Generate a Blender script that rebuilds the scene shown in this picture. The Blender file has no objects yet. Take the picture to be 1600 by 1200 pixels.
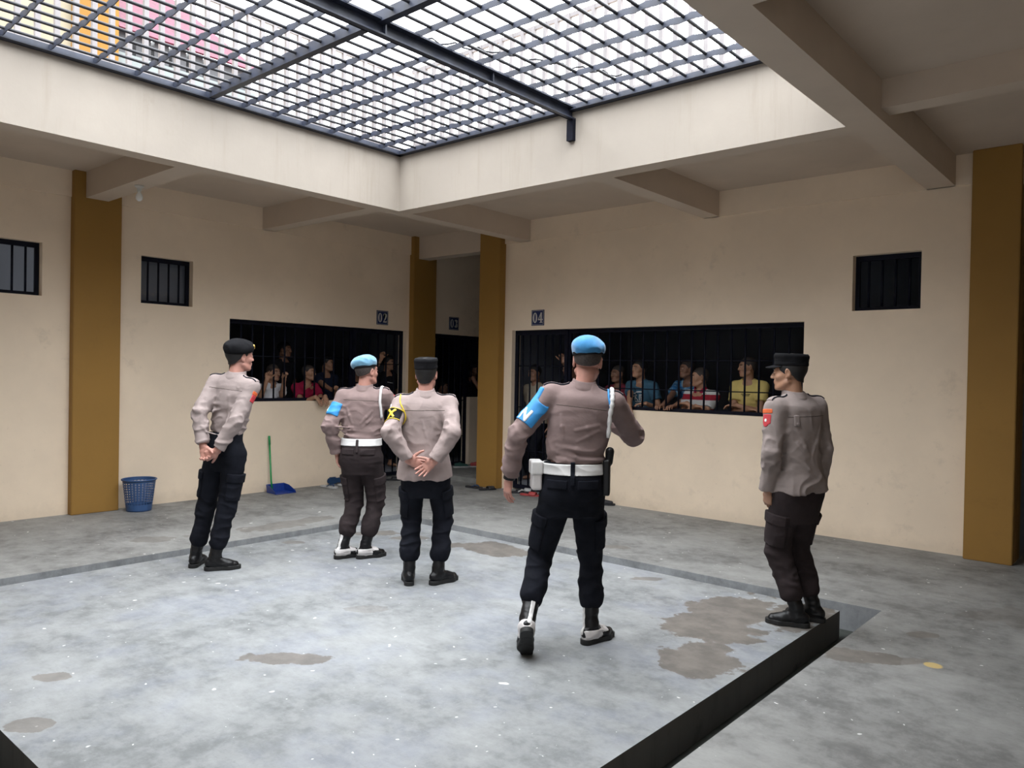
import bpy, bmesh, math, random
import numpy as np
from mathutils import Vector, Matrix
import openvdb

random.seed(7)
SC = bpy.context.scene
COL = SC.collection

# ------------------------------------------------------------------ camera
cam = bpy.data.cameras.new('camera')
cam.sensor_width = 36.0
cam.lens = 1205.99 / 1600 * 36.0
cam.clip_start = 0.05
cam_o = bpy.data.objects.new('camera', cam)
COL.objects.link(cam_o)
YAW, PIT, ROL = 0.7145, -0.0124, 0.0184
_f = Vector((-math.sin(YAW) * math.cos(PIT), math.cos(YAW) * math.cos(PIT), math.sin(PIT)))
_r0 = Vector((math.cos(YAW), math.sin(YAW), 0))
_u0 = _r0.cross(_f)
_r = math.cos(ROL) * _r0 + math.sin(ROL) * _u0
_u = -math.sin(ROL) * _r0 + math.cos(ROL) * _u0
_m = Matrix((_r, _u, -_f)).transposed().to_4x4()
_m.translation = Vector((0, 0, 1.6))
cam_o.matrix_world = _m
SC.camera = cam_o

# ------------------------------------------------------------------ sky, light, exposure
world = bpy.data.worlds.new('overcast_sky')
SC.world = world
world.use_nodes = True
_bg = world.node_tree.nodes['Background']
_bg.inputs['Color'].default_value = (0.93, 0.965, 1.0, 1)
# overcast sky: about three times as bright overhead as near the horizon
_tc = world.node_tree.nodes.new('ShaderNodeTexCoord')
_sp = world.node_tree.nodes.new('ShaderNodeSeparateXYZ')
_mr = world.node_tree.nodes.new('ShaderNodeMapRange')
_mr.inputs['From Min'].default_value, _mr.inputs['From Max'].default_value = 0.0, 1.0
_mr.inputs['To Min'].default_value, _mr.inputs['To Max'].default_value = 3.0, 12.5
world.node_tree.links.new(_tc.outputs['Generated'], _sp.inputs[0])
world.node_tree.links.new(_sp.outputs['Z'], _mr.inputs['Value'])
world.node_tree.links.new(_mr.outputs['Result'], _bg.inputs['Strength'])
_pl = bpy.data.lights.new('skylight_portal', 'AREA')
_pl.shape = 'RECTANGLE'
_pl.size, _pl.size_y = 4.9, 5.0
_pl.cycles.is_portal = True
_po = bpy.data.objects.new('skylight_portal', _pl)
_po.location = (-4.285, 3.31, 4.16)
COL.objects.link(_po)
_p2 = bpy.data.lights.new('assumed_entrance_portal', 'AREA')  # portal of the added, unseen entrance
_p2.shape = 'RECTANGLE'
_p2.size, _p2.size_y = 2.2, 2.4
_p2.cycles.is_portal = True
_po2 = bpy.data.objects.new('assumed_entrance_portal', _p2)
_po2.location = (1.6, -3.99, 1.2)
_po2.rotation_euler = (math.radians(90), 0, 0)
COL.objects.link(_po2)
SC.view_settings.view_transform = 'Standard'
SC.view_settings.look = 'None'
SC.view_settings.exposure = 0.12
SC.view_settings.gamma = 1.0
SC.view_settings.use_curve_mapping = False

# ------------------------------------------------------------------ materials
def _nodes(name):
    m = bpy.data.materials.new(name)
    m.use_nodes = True
    nt = m.node_tree
    return m, nt, nt.nodes, nt.links, nt.nodes['Principled BSDF']

def _coord(N, L, scale=(1, 1, 1), kind='Object'):
    tc = N.new('ShaderNodeTexCoord')
    mp = N.new('ShaderNodeMapping')
    mp.inputs['Scale'].default_value = scale
    L.new(tc.outputs[kind], mp.inputs['Vector'])
    return mp.outputs['Vector']

def _noise(N, L, vec, scale, detail=4, rough=0.6):
    n = N.new('ShaderNodeTexNoise')
    n.inputs['Scale'].default_value = scale
    n.inputs['Detail'].default_value = detail
    n.inputs['Roughness'].default_value = rough
    L.new(vec, n.inputs['Vector'])
    return n.outputs['Fac']

def _math(N, L, op, a, b=None, c=None, clamp=False):
    n = N.new('ShaderNodeMath')
    n.operation = op
    n.use_clamp = clamp
    for i, v in enumerate((a, b, c)):
        if v is None:
            continue
        if isinstance(v, (int, float)):
            n.inputs[i].default_value = v
        else:
            L.new(v, n.inputs[i])
    return n.outputs[0]

def _ramp(N, L, fac, lo, hi, a=0.0, b=1.0):
    n = N.new('ShaderNodeMapRange')
    n.interpolation_type = 'SMOOTHSTEP'
    for k, v in (('From Min', lo), ('From Max', hi), ('To Min', a), ('To Max', b)):
        n.inputs[k].default_value = v
    L.new(fac, n.inputs['Value'])
    return n.outputs['Result']

def _mix(N, L, fac, a, b):
    n = N.new('ShaderNodeMix')
    n.data_type = 'RGBA'
    if isinstance(fac, (int, float)):
        n.inputs[0].default_value = fac
    else:
        L.new(fac, n.inputs[0])
    for i, v in ((6, a), (7, b)):
        if isinstance(v, (tuple, list)):
            n.inputs[i].default_value = (v[0], v[1], v[2], 1)
        else:
            L.new(v, n.inputs[i])
    return n.outputs[2]

def mat(name, col, rough=0.6, var=0.12, scale=6.0, bump=0.0, bscale=60.0, metallic=0.0, stretch=(1, 1, 1), sheen=0.0):
    """plain material with a little procedural variation of tone and a bump"""
    m, nt, N, L, B = _nodes(name)
    v = _coord(N, L, stretch)
    f = _noise(N, L, v, scale)
    dk = tuple(c * (1 - var) for c in col)
    lt = tuple(min(1, c * (1 + var)) for c in col)
    L.new(_mix(N, L, _ramp(N, L, f, 0.3, 0.7), dk, lt), B.inputs['Base Color'])
    B.inputs['Roughness'].default_value = rough
    B.inputs['Metallic'].default_value = metallic
    if sheen:
        B.inputs['Sheen Weight'].default_value = sheen
    if bump:
        bn = N.new('ShaderNodeBump')
        bn.inputs['Strength'].default_value = bump
        bn.inputs['Distance'].default_value = 0.004
        L.new(_noise(N, L, v, bscale, 3), bn.inputs['Height'])
        L.new(bn.outputs['Normal'], B.inputs['Normal'])
    return m

def paint(name, col, dirt=(0.30, 0.25, 0.19), dirt_amt=0.35, low=0.0, streak=0.0):
    """painted plaster: soft blotches, scuffs, grime towards the foot of the wall, rain streaks"""
    m, nt, N, L, B = _nodes(name)
    v = _coord(N, L)
    big = _ramp(N, L, _noise(N, L, v, 1.1, 5), 0.35, 0.7)
    c = _mix(N, L, big, tuple(x * 0.95 for x in col), tuple(min(1, x * 1.04) for x in col))
    sc = _ramp(N, L, _noise(N, L, v, 4.5, 8, 0.7), 0.53, 0.70)
    zone = _ramp(N, L, _noise(N, L, v, 0.8, 2), 0.48, 0.62)
    f = _math(N, L, 'MULTIPLY', _math(N, L, 'MULTIPLY', sc, zone), dirt_amt)
    c = _mix(N, L, f, c, dirt)
    if low:
        sp = N.new('ShaderNodeSeparateXYZ')
        L.new(v, sp.inputs[0])
        n2 = _noise(N, L, v, 7, 6, 0.7)
        h = _math(N, L, 'ADD', sp.outputs['Z'], _math(N, L, 'MULTIPLY', n2, 0.30))
        g = _ramp(N, L, h, 0.14, 0.34, 1.0, 0.0)
        c = _mix(N, L, _math(N, L, 'MULTIPLY', g, low), c, dirt)
        # scuffs at hand and shoe height
        z2 = _ramp(N, L, sp.outputs['Z'], 0.2, 1.6, 0.5, 0.0)
        s2 = _ramp(N, L, _noise(N, L, v, 16, 8, 0.75), 0.60, 0.72)
        c = _mix(N, L, _math(N, L, 'MULTIPLY', _math(N, L, 'MULTIPLY', s2, z2), 0.7), c, dirt)
    if streak:
        v2 = _coord(N, L, (9, 9, 0.7))
        s = _ramp(N, L, _noise(N, L, v2, 1.0, 6, 0.7), 0.5, 0.75)
        c = _mix(N, L, _math(N, L, 'MULTIPLY', s, streak), c, dirt)
    L.new(c, B.inputs['Base Color'])
    B.inputs['Roughness'].default_value = 0.72
    bn = N.new('ShaderNodeBump')
    bn.inputs['Strength'].default_value = 0.12
    bn.inputs['Distance'].default_value = 0.01
    L.new(_noise(N, L, v, 14, 5), bn.inputs['Height'])
    L.new(bn.outputs['Normal'], B.inputs['Normal'])
    return m

def concrete(name, dark, light, stains=(), wet=(0.125, 0.11, 0.095), flecks=1.0, tint=None, yellow=None):
    """trowelled cement: clouds of tone, brushed marks, white paint flecks, wet patches with ragged outlines"""
    m, nt, N, L, B = _nodes(name)
    v = _coord(N, L)
    cl = _ramp(N, L, _noise(N, L, v, 1.2, 8, 0.7), 0.38, 0.62)
    c = _mix(N, L, cl, dark, light)
    if tint:
        c = _mix(N, L, _math(N, L, 'MULTIPLY', _ramp(N, L, _noise(N, L, v, 1.7, 4), 0.45, 0.62), 0.6), c, tint)
    # brushed swirls
    vb = _coord(N, L, (3.2, 5.6, 1))
    br = _ramp(N, L, _noise(N, L, vb, 1.6, 9, 0.72), 0.34, 0.68, 0.88, 1.10)
    mx = N.new('ShaderNodeMix'); mx.data_type = 'RGBA'; mx.blend_type = 'MULTIPLY'; mx.inputs[0].default_value = 1
    cb = N.new('ShaderNodeCombineXYZ')
    for i in range(3):
        L.new(br, cb.inputs[i])
    L.new(c, mx.inputs[6]); L.new(cb.outputs[0], mx.inputs[7])
    c = mx.outputs[2]
    md = _ramp(N, L, _noise(N, L, v, 7.0, 8, 0.72), 0.40, 0.62)
    c = _mix(N, L, _math(N, L, 'MULTIPLY', md, 0.45), c, tuple(x * 1.12 for x in light))
    vs_ = _coord(N, L, (5.5, 16, 1))
    sk = _ramp(N, L, _noise(N, L, vs_, 2.2, 9, 0.8), 0.52, 0.72)
    c = _mix(N, L, _math(N, L, 'MULTIPLY', sk, 0.38), c, tuple(x * 0.72 for x in dark))
    vs2 = _coord(N, L, (15, 4, 1))
    sk2 = _ramp(N, L, _noise(N, L, vs2, 2.0, 8, 0.75), 0.58, 0.74)
    c = _mix(N, L, _math(N, L, 'MULTIPLY', sk2, 0.40), c, tuple(min(1, x * 1.3) for x in light))
    # fine grain and small dark marks
    gr = _ramp(N, L, _noise(N, L, v, 42, 6, 0.75), 0.62, 0.74)
    c = _mix(N, L, _math(N, L, 'MULTIPLY', gr, 0.35), c, tuple(x * 0.45 for x in dark))
    # white flecks of paint
    nz = N.new('ShaderNodeTexNoise'); nz.inputs['Scale'].default_value = 9; L.new(v, nz.inputs['Vector'])
    va = N.new('ShaderNodeVectorMath'); va.operation = 'MULTIPLY_ADD'
    L.new(nz.outputs['Color'], va.inputs[0]); va.inputs[1].default_value = (0.1, 0.1, 0.1); L.new(v, va.inputs[2])
    for sc_, th in ((3.6, 0.085), (8.0, 0.10), (15.0, 0.11)):
        vo = N.new('ShaderNodeTexVoronoi'); vo.inputs['Scale'].default_value = sc_
        L.new(va.outputs[0], vo.inputs['Vector'])
        sep = N.new('ShaderNodeSeparateColor'); L.new(vo.outputs['Color'], sep.inputs[0])
        keep = _math(N, L, 'GREATER_THAN', sep.outputs[0], 0.50)
        size = _math(N, L, 'MULTIPLY', sep.outputs[1], th)
        spot = _ramp(N, L, _math(N, L, 'SUBTRACT', vo.outputs['Distance'], size), -0.02, 0.01, 1, 0)
        c = _mix(N, L, _math(N, L, 'MULTIPLY', _math(N, L, 'MULTIPLY', spot, keep), 0.75 * flecks), c, (0.78, 0.78, 0.76))
    # stains
    rough = None
    sp = N.new('ShaderNodeSeparateXYZ'); L.new(v, sp.inputs[0])
    n1 = _noise(N, L, v, 3.0, 7, 0.62)
    for (x, y, rx, ry, ang, amt) in stains:
        dx = _math(N, L, 'SUBTRACT', sp.outputs['X'], x)
        dy = _math(N, L, 'SUBTRACT', sp.outputs['Y'], y)
        ca, sa = math.cos(ang), math.sin(ang)
        u = _math(N, L, 'ADD', _math(N, L, 'MULTIPLY', dx, ca / rx), _math(N, L, 'MULTIPLY', dy, sa / rx))
        w = _math(N, L, 'ADD', _math(N, L, 'MULTIPLY', dx, -sa / ry), _math(N, L, 'MULTIPLY', dy, ca / ry))
        d = _math(N, L, 'SQRT', _math(N, L, 'ADD', _math(N, L, 'MULTIPLY', u, u), _math(N, L, 'MULTIPLY', w, w)))
        d = _math(N, L, 'ADD', d, _math(N, L, 'MULTIPLY', _math(N, L, 'SUBTRACT', n1, 0.5), 2.6))
        k = _ramp(N, L, d, 0.93, 1.03, amt, 0)
        rough = k if rough is None else _math(N, L, 'MAXIMUM', rough, k)
    if rough is not None:
        wv = _mix(N, L, _ramp(N, L, _noise(N, L, v, 6, 5), 0.3, 0.7), tuple(x * 0.8 for x in wet), tuple(x * 1.35 for x in wet))
        c = _mix(N, L, rough, c, wv)
    if yellow:
        dx = _math(N, L, 'SUBTRACT', sp.outputs['X'], yellow[0]); dy = _math(N, L, 'SUBTRACT', sp.outputs['Y'], yellow[1])
        d = _math(N, L, 'SQRT', _math(N, L, 'ADD', _math(N, L, 'MULTIPLY', dx, dx), _math(N, L, 'MULTIPLY', dy, dy)))
        d = _math(N, L, 'ADD', d, _math(N, L, 'MULTIPLY', _math(N, L, 'SUBTRACT', n1, 0.5), 0.08))
        c = _mix(N, L, _ramp(N, L, d, 0.035, 0.05, 0.8, 0), c, (0.62, 0.45, 0.16))
    L.new(c, B.inputs['Base Color'])
    B.inputs['Roughness'].default_value = 0.62
    bn = N.new('ShaderNodeBump'); bn.inputs['Strength'].default_value = 0.25; bn.inputs['Distance'].default_value = 0.006
    L.new(_noise(N, L, v, 22, 7, 0.7), bn.inputs['Height'])
    L.new(bn.outputs['Normal'], B.inputs['Normal'])
    return m

M = {}
M['wall'] = paint('cream_wall_paint', (0.86, 0.71, 0.545), dirt=(0.42, 0.34, 0.25), dirt_amt=0.22, low=0.25)
M['cell'] = paint('cell_paint_shaded', (0.15, 0.165, 0.20), low=0.2)  # shade of the unlit rooms put into the colour; their real paint is unknown
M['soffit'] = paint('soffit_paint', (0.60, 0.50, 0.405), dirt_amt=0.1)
M['fascia'] = paint('fascia_paint_dimmed', (0.375, 0.33, 0.283), dirt=(0.30, 0.255, 0.20), dirt_amt=0.35, streak=0.45)  # darkened copy of the beam paint to tame strong skylight; streaks are water stains
M['mustard'] = paint('mustard_paint', (0.31, 0.165, 0.032), dirt=(0.20, 0.10, 0.02), dirt_amt=0.25, low=0.15)
M['slab'] = concrete('slab_cement', (0.145, 0.153, 0.156), (0.268, 0.277, 0.279), tint=(0.215, 0.23, 0.265),
    stains=[(-4.72, 5.22, 0.40, 0.22, 0.2, 0.9), (-3.76, 2.40, 0.23, 0.10, 0.75, 0.85), (-3.82, 1.19, 0.10, 0.07, 0.6, 0.7),
            (-2.28, 4.85, 0.34, 0.62, 0.1, 0.92), (-2.05, 4.05, 0.25, 0.30, 0.5, 0.92), (-1.92, 5.15, 0.26, 0.34, 0.0, 0.92), (-6.0, 4.9, 0.22, 0.13, 0.8, 0.8), (-5.6, 5.0, 0.2, 0.1, 0.8, 0.8),
            (-6.2, 4.1, 0.13, 0.08, 0.7, 0.6), (-4.1, 3.3, 0.12, 0.07, 0.7, 0.35), (-4.35, 1.45, 0.10, 0.06, 0.7, 0.7), (-3.2, 5.3, 0.14, 0.06, 0.7, 0.7)])
M['floor'] = concrete('floor_cement', (0.135, 0.135, 0.132), (0.265, 0.266, 0.258),
    stains=[(-1.36, 4.72, 0.20, 0.12, 0.6, 0.8), (-1.15, 4.83, 0.15, 0.05, 0.9, 0.6), (-1.2, 5.4, 0.09, 0.05, 0.7, 0.7), (-7.0, 4.6, 0.6, 0.16, 1.5, 0.55),
            (-7.2, 3.3, 0.22, 0.12, 1.2, 0.5), (-4.0, 6.1, 0.2, 0.09, 0.4, 0.6), (-0.6, 6.3, 0.5, 0.3, 0.4, 0.3)], yellow=(-1.03, 4.86))
M['gutter'] = concrete('gutter_cement', (0.21, 0.22, 0.23), (0.35, 0.365, 0.38), flecks=0.0)
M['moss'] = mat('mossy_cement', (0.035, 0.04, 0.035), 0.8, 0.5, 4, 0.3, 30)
M['roofdeck'] = mat('weathered_cement', (0.36, 0.34, 0.31), 0.8, 0.25, 5, 0.2, 20)
M['navy'] = mat('dark_navy_metal_paint', (0.0045, 0.0055, 0.013), 0.6, 0.3, 9, 0.05, 80)
M['navy'].node_tree.nodes['Principled BSDF'].inputs['Specular IOR Level'].default_value = 0.15
M['grille'] = mat('blue_grey_metal_paint', (0.022, 0.027, 0.045), 0.5, 0.25, 9, 0.05, 80)
M['rod'] = mat('dark_steel_rod', (0.014, 0.014, 0.018), 0.55, 0.3, 20, 0.2, 160)
M['picket'] = mat('pale_picket_paint', (0.175, 0.162, 0.166), 0.6, 0.12, 5)

# ------------------------------------------------------------------ mesh helpers
def link(name, me, parent=None, mats=(), smooth=False):
    for m_ in (mats if isinstance(mats, (list, tuple)) else [mats]):
        me.materials.append(m_)
    if smooth:
        me.polygons.foreach_set('use_smooth', [True] * len(me.polygons))
    o = bpy.data.objects.new(name, me)
    COL.objects.link(o)
    if parent is not None:
        o.parent = parent
    return o

def obj(name, bm, m, parent=None, smooth=False):
    me = bpy.data.meshes.new(name)
    bm.to_mesh(me)
    bm.free()
    return link(name, me, parent, m, smooth)

def empty(name, loc, rz=0.0):
    o = bpy.data.objects.new(name, None)
    o.empty_display_size = 0.1
    o.location = loc
    o.rotation_euler = (0, 0, rz)
    COL.objects.link(o)
    return o

def tag(o, label=None, cat=None, group=None, kind=None):
    for k, v in (('label', label), ('category', cat), ('group', group), ('kind', kind)):
        if v:
            o[k] = v
    return o

def copy_tree(o, parent=None):
    c = o.copy()
    COL.objects.link(c)
    if parent is not None:
        c.parent = parent
    for ch in list(o.children):
        copy_tree(ch, c)
    return c

def box(bm, lo, hi, bev=0.0):
    r = bmesh.ops.create_cube(bm, size=1.0)
    vs = r['verts']
    lo, hi = Vector(lo), Vector(hi)
    c, s = (lo + hi) / 2, hi - lo
    for v in vs:
        v.co = Vector((v.co.x * s.x, v.co.y * s.y, v.co.z * s.z)) + c
    if bev:
        es = list({e for v in vs for e in v.link_edges})
        bmesh.ops.bevel(bm, geom=es, offset=bev, segments=2, affect='EDGES')
    return vs

def box_obj(name, lo, hi, m, parent=None, bev=0.0):
    bm = bmesh.new()
    box(bm, lo, hi, bev)
    return obj(name, bm, m, parent)

def tube(bm, pts, r, seg=10, closed=False):
    """a tube swept along points; r a number or a list"""
    pts = [Vector(p) for p in pts]
    n = len(pts)
    rs = [r] * n if isinstance(r, (int, float)) else r
    rings = []
    up = Vector((0, 0, 1))
    prev = None
    for i, p in enumerate(pts):
        if closed:
            t = (pts[(i + 1) % n] - pts[i - 1]).normalized()
        else:
            t = (pts[min(i + 1, n - 1)] - pts[max(i - 1, 0)]).normalized()
        a = prev if prev is not None else (up if abs(t.z) < 0.9 else Vector((1, 0, 0)))
        a = (a - t * a.dot(t)).normalized()
        prev = a
        b = t.cross(a)
        rings.append([bm.verts.new(p + rs[i] * (math.cos(2 * math.pi * k / seg) * a + math.sin(2 * math.pi * k / seg) * b)) for k in range(seg)])
    m_ = n if closed else n - 1
    for i in range(m_):
        A, B_ = rings[i], rings[(i + 1) % n]
        for k in range(seg):
            bm.faces.new((A[k], A[(k + 1) % seg], B_[(k + 1) % seg], B_[k]))
    if not closed:
        bm.faces.new(rings[0][::-1])
        bm.faces.new(rings[-1])

def lathe(bm, prof, seg=32, c=(0, 0, 0), cap0=True, cap1=True):
    rings = []
    for (r, z) in prof:
        rings.append([bm.verts.new((c[0] + r * math.cos(2 * math.pi * k / seg), c[1] + r * math.sin(2 * math.pi * k / seg), c[2] + z)) for k in range(seg)])
    for A, B_ in zip(rings, rings[1:]):
        for k in range(seg):
            bm.faces.new((A[k], A[(k + 1) % seg], B_[(k + 1) % seg], B_[k]))
    if cap0:
        bm.faces.new(rings[0][::-1])
    if cap1:
        bm.faces.new(rings[-1])

def prism(bm, poly, fn, d0, d1):
    """extrude a 2-D outline: fn(u, v, d) -> 3-D point"""
    A = [bm.verts.new(fn(u, v, d0)) for u, v in poly]
    B_ = [bm.verts.new(fn(u, v, d1)) for u, v in poly]
    n = len(poly)
    for k in range(n):
        bm.faces.new((A[k], A[(k + 1) % n], B_[(k + 1) % n], B_[k]))
    f0, f1 = bm.faces.new(A[::-1]), bm.faces.new(B_)
    bmesh.ops.triangulate(bm, faces=[f0, f1])
    bmesh.ops.recalc_face_normals(bm, faces=bm.faces[:])

def panel(name, axis, c0, c1, ur, zr, holes, m):
    """a wall with rectangular openings: axis 0 = constant X, 1 = constant Y; only outer faces are built"""
    us = sorted({ur[0], ur[1]} | {min(max(h[i], ur[0]), ur[1]) for h in holes for i in (0, 1)})
    zs = sorted({zr[0], zr[1]} | {min(max(h[i], zr[0]), zr[1]) for h in holes for i in (2, 3)})
    def solid(i, j):
        if i < 0 or j < 0 or i >= len(us) - 1 or j >= len(zs) - 1:
            return False
        u, z = (us[i] + us[i + 1]) / 2, (zs[j] + zs[j + 1]) / 2
        return not any(h[0] < u < h[1] and h[2] < z < h[3] for h in holes)
    bm = bmesh.new()
    cache = {}
    def V(u, c, z):
        k = (round(u, 5), round(c, 5), round(z, 5))
        if k not in cache:
            cache[k] = bm.verts.new((c, u, z) if axis == 0 else (u, c, z))
        return cache[k]
    for i in range(len(us) - 1):
        for j in range(len(zs) - 1):
            if not solid(i, j):
                continue
            a, b, z0, z1 = us[i], us[i + 1], zs[j], zs[j + 1]
            for c in (c0, c1):
                bm.faces.new((V(a, c, z0), V(b, c, z0), V(b, c, z1), V(a, c, z1)))
            if not solid(i - 1, j):
                bm.faces.new((V(a, c0, z0), V(a, c1, z0), V(a, c1, z1), V(a, c0, z1)))
            if not solid(i + 1, j):
                bm.faces.new((V(b, c0, z0), V(b, c1, z0), V(b, c1, z1), V(b, c0, z1)))
            if not solid(i, j - 1):
                bm.faces.new((V(a, c0, z0), V(b, c0, z0), V(b, c1, z0), V(a, c1, z0)))
            if not solid(i, j + 1):
                bm.faces.new((V(a, c0, z1), V(b, c0, z1), V(b, c1, z1), V(a, c1, z1)))
    bmesh.ops.recalc_face_normals(bm, faces=bm.faces[:])
    return tag(obj(name, bm, m), kind='structure')

def struct(name, boxes, m, label=None, cat=None):
    bm = bmesh.new()
    for lo, hi in boxes:
        box(bm, lo, hi)
    return tag(obj(name, bm, m), label, cat, kind='structure')

# ------------------------------------------------------------------ the setting
XL, YB = -9.06, 8.10            # faces of the cell walls
GX0, GX1, GY0, GY1 = -6.64, -1.545, 0.87, 5.76      # outer edges of the gutter
SX0, SX1, SY0, SY1 = -6.42, -1.76, 1.09, 5.55       # the raised slab inside it
CZ, BZ, FZ = 3.70, 3.42, 4.03   # ceiling, underside of beams, top of the opening
OX0, OX1, OY0, OY1 = -6.72, -1.86, 0.87, 5.745      # the opening in the roof

bm = bmesh.new()
for lo, hi in (((-13.0, -4.0, -0.32), (GX0, 12.6, 0)), ((GX1, -4.0, -0.32), (4.0, 12.6, 0)),
               ((GX0, -4.0, -0.32), (GX1, GY0, 0)), ((GX0, GY1, -0.32), (GX1, 12.6, 0))):
    box(bm, lo, hi)
tag(obj('floor', bm, M['floor']), kind='structure')
struct('floor_slab', [((SX0, SY0, -0.30), (SX1, SY1, 0.0))], [M['slab']])
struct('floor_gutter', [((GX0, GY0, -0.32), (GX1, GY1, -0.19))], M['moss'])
_o = bpy.data.objects['floor_slab']
M['slab_side'] = paint('dark_cement_face', (0.075, 0.068, 0.058), dirt=(0.02, 0.02, 0.018), dirt_amt=0.8, streak=0.5)  # dark slab sides with darker blotches and streaks
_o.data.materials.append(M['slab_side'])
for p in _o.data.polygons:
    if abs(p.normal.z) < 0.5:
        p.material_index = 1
_o = bpy.data.objects['floor']
_o.data.materials.append(M['gutter'])
for p in _o.data.polygons:
    if abs(p.normal.z) < 0.5:
        p.material_index = 1

panel('wall_left', 0, XL - 0.18, XL, (-4.0, 12.4), (0, CZ),
      [(2.27, 2.885, 2.335, 2.895), (3.905, 4.52, 2.345, 2.895), (5.005, 7.93, 1.185, 2.24), (6.98, 7.93, 0, 2.24),
       (8.54, 9.36, 0, 2.235), (9.36, 11.0, 1.205, 2.235)], M['wall'])
panel('wall_back', 1, YB, YB + 0.18, (-7.19, -1.09), (0, CZ),
      [(-7.04, -2.995, 1.19, 2.21), (-7.04, -6.13, 0, 2.21), (-2.52, -1.895, 2.30, 2.855)], M['wall'])
panel('wall_right', 0, 3.8, 3.98, (-4.0, 12.4), (0, CZ), [], M['wall'])
panel('wall_front', 1, -3.98, -3.8, (-9.06, 3.8), (0, CZ), [(0.5, 2.7, 0, 2.4)], M['wall'])   # unseen entrance, assumed behind the viewer and added for its daylight
struct('floor_outside_added', [((-4.0, -14.0, -0.32), (8.0, -4.0, -0.02))], M['floor'])  # unseen ground added outside the entrance to cover the glow below the horizon
panel('wall_far', 1, YB, YB + 0.18, (0.55, 3.8), (0, CZ), [], M['wall'])
panel('wall_passage', 0, -7.40, -7.19, (YB + 0.05, 12.4), (0, CZ), [], M['cell'])
panel('wall_corridor_left', 0, -1.30, -1.09, (YB + 0.18, 12.4), (0, CZ), [], M['cell'])
panel('wall_corridor_right', 0, 0.55, 0.75, (YB + 0.18, 12.4), (0, CZ), [], M['cell'])
panel('wall_end', 1, 12.4, 12.6, (-12.6, 4.0), (0, CZ), [], M['cell'])
panel('wall_cell_rear', 0, -12.6, -12.4, (-4.0, 12.4), (0, CZ), [], M['cell'])
panel('wall_cell_inner', 1, 11.3, 11.4, (-7.19, -1.30), (0, CZ), [], M['cell'])
for i, y in enumerate((3.30, 8.36)):
    panel('wall_partition_%d' % (i + 1), 1, y, y + 0.12, (-12.4, XL - 0.18), (0, CZ), [], M['cell'])
struct('wall_lining', [((XL - 0.20, 3.45, 2.30), (XL - 0.181, 8.15, CZ)), ((-7.18, YB + 0.181, 2.9), (-1.31, YB + 0.20, CZ))], M['cell'])

struct('floor_passage', [((XL, YB + 0.06, 0.0), (-7.40, 12.4, 0.07))], M['floor'])
struct('floor_cell_1', [((-12.4, 3.42, 0.0), (XL - 0.18, 8.36, 0.10))], M['cell'])
struct('floor_cell_2', [((-12.4, 8.48, 0.0), (XL - 0.18, 12.4, 0.10))], M['cell'])
struct('floor_cell_3', [((-7.19, YB + 0.18, 0.0), (-1.30, 11.3, 0.10))], M['cell'])
struct('floor_platform', [((-12.4, 3.42, 0.10), (-9.80, 8.36, 0.20))], M['cell'])
# ceiling: a slab with the roof opening left out
bm = bmesh.new()
for lo, hi in (((-12.6, -4.0, CZ), (OX0 - 0.2, 12.6, FZ)), ((OX1 + 0.24, -4.0, CZ), (4.0, 12.6, FZ)),
               ((OX0 - 0.2, -4.0, CZ), (OX1 + 0.24, OY0 - 0.2, FZ)), ((OX0 - 0.2, OY1 + 0.2, CZ), (OX1 + 0.24, 12.6, FZ))):
    box(bm, lo, hi)
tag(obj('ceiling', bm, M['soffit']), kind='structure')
# ring of beams round the opening
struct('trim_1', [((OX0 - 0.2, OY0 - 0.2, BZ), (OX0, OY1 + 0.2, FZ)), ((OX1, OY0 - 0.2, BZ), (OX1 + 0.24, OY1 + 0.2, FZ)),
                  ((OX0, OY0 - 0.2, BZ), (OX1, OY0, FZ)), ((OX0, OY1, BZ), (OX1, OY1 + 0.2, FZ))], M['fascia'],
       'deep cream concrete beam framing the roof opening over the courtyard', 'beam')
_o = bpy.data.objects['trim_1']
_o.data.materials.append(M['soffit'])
for p in _o.data.polygons:      # same beam paint, darkened on the brightly lit opening faces, lighter on the rest
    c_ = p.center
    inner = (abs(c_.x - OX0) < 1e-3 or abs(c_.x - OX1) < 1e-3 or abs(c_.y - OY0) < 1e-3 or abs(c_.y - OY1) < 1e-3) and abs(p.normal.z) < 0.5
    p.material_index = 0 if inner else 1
bm_list = [
    ((XL, 3.27, BZ), (OX0 - 0.2, 3.50, CZ)), ((XL, 5.43, BZ), (OX0 - 0.2, 5.62, CZ)),
    ((OX0 - 0.2, OY1 + 0.2, BZ), (OX0, YB, CZ)), ((-4.16, OY1 + 0.2, BZ), (-3.97, YB, CZ)),
    ((OX1, OY1 + 0.2, BZ), (OX1 + 0.24, YB, CZ)), ((OX1 + 0.24, 5.74, 3.50), (3.8, 5.93, CZ)), ((OX1 + 0.24, 3.36, BZ), (3.8, 3.60, CZ)),
    ((OX1 + 0.24, 1.0, BZ), (3.8, 1.2, CZ)), ((XL, 1.0, BZ), (OX0 - 0.2, 1.2, CZ)), ((-4.16, -3.8, BZ), (-3.97, OY0 - 0.2, CZ))]
for i, (lo, hi) in enumerate(bm_list):
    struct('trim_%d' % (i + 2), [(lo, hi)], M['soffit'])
struct('trim_20', [((XL, -3.8, BZ), (XL + 0.025, 8.02, CZ))], M['wall'])
struct('trim_21', [((-7.19, YB - 0.025, BZ), (-1.47, YB, CZ))], M['wall'])
struct('trim_22', [((-8.96, YB - 0.02, 3.36), (-7.56, YB + 0.2, CZ)), ((-1.09, YB - 0.02, 3.36), (0.55, YB + 0.18, CZ))], M['soffit'])

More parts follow.
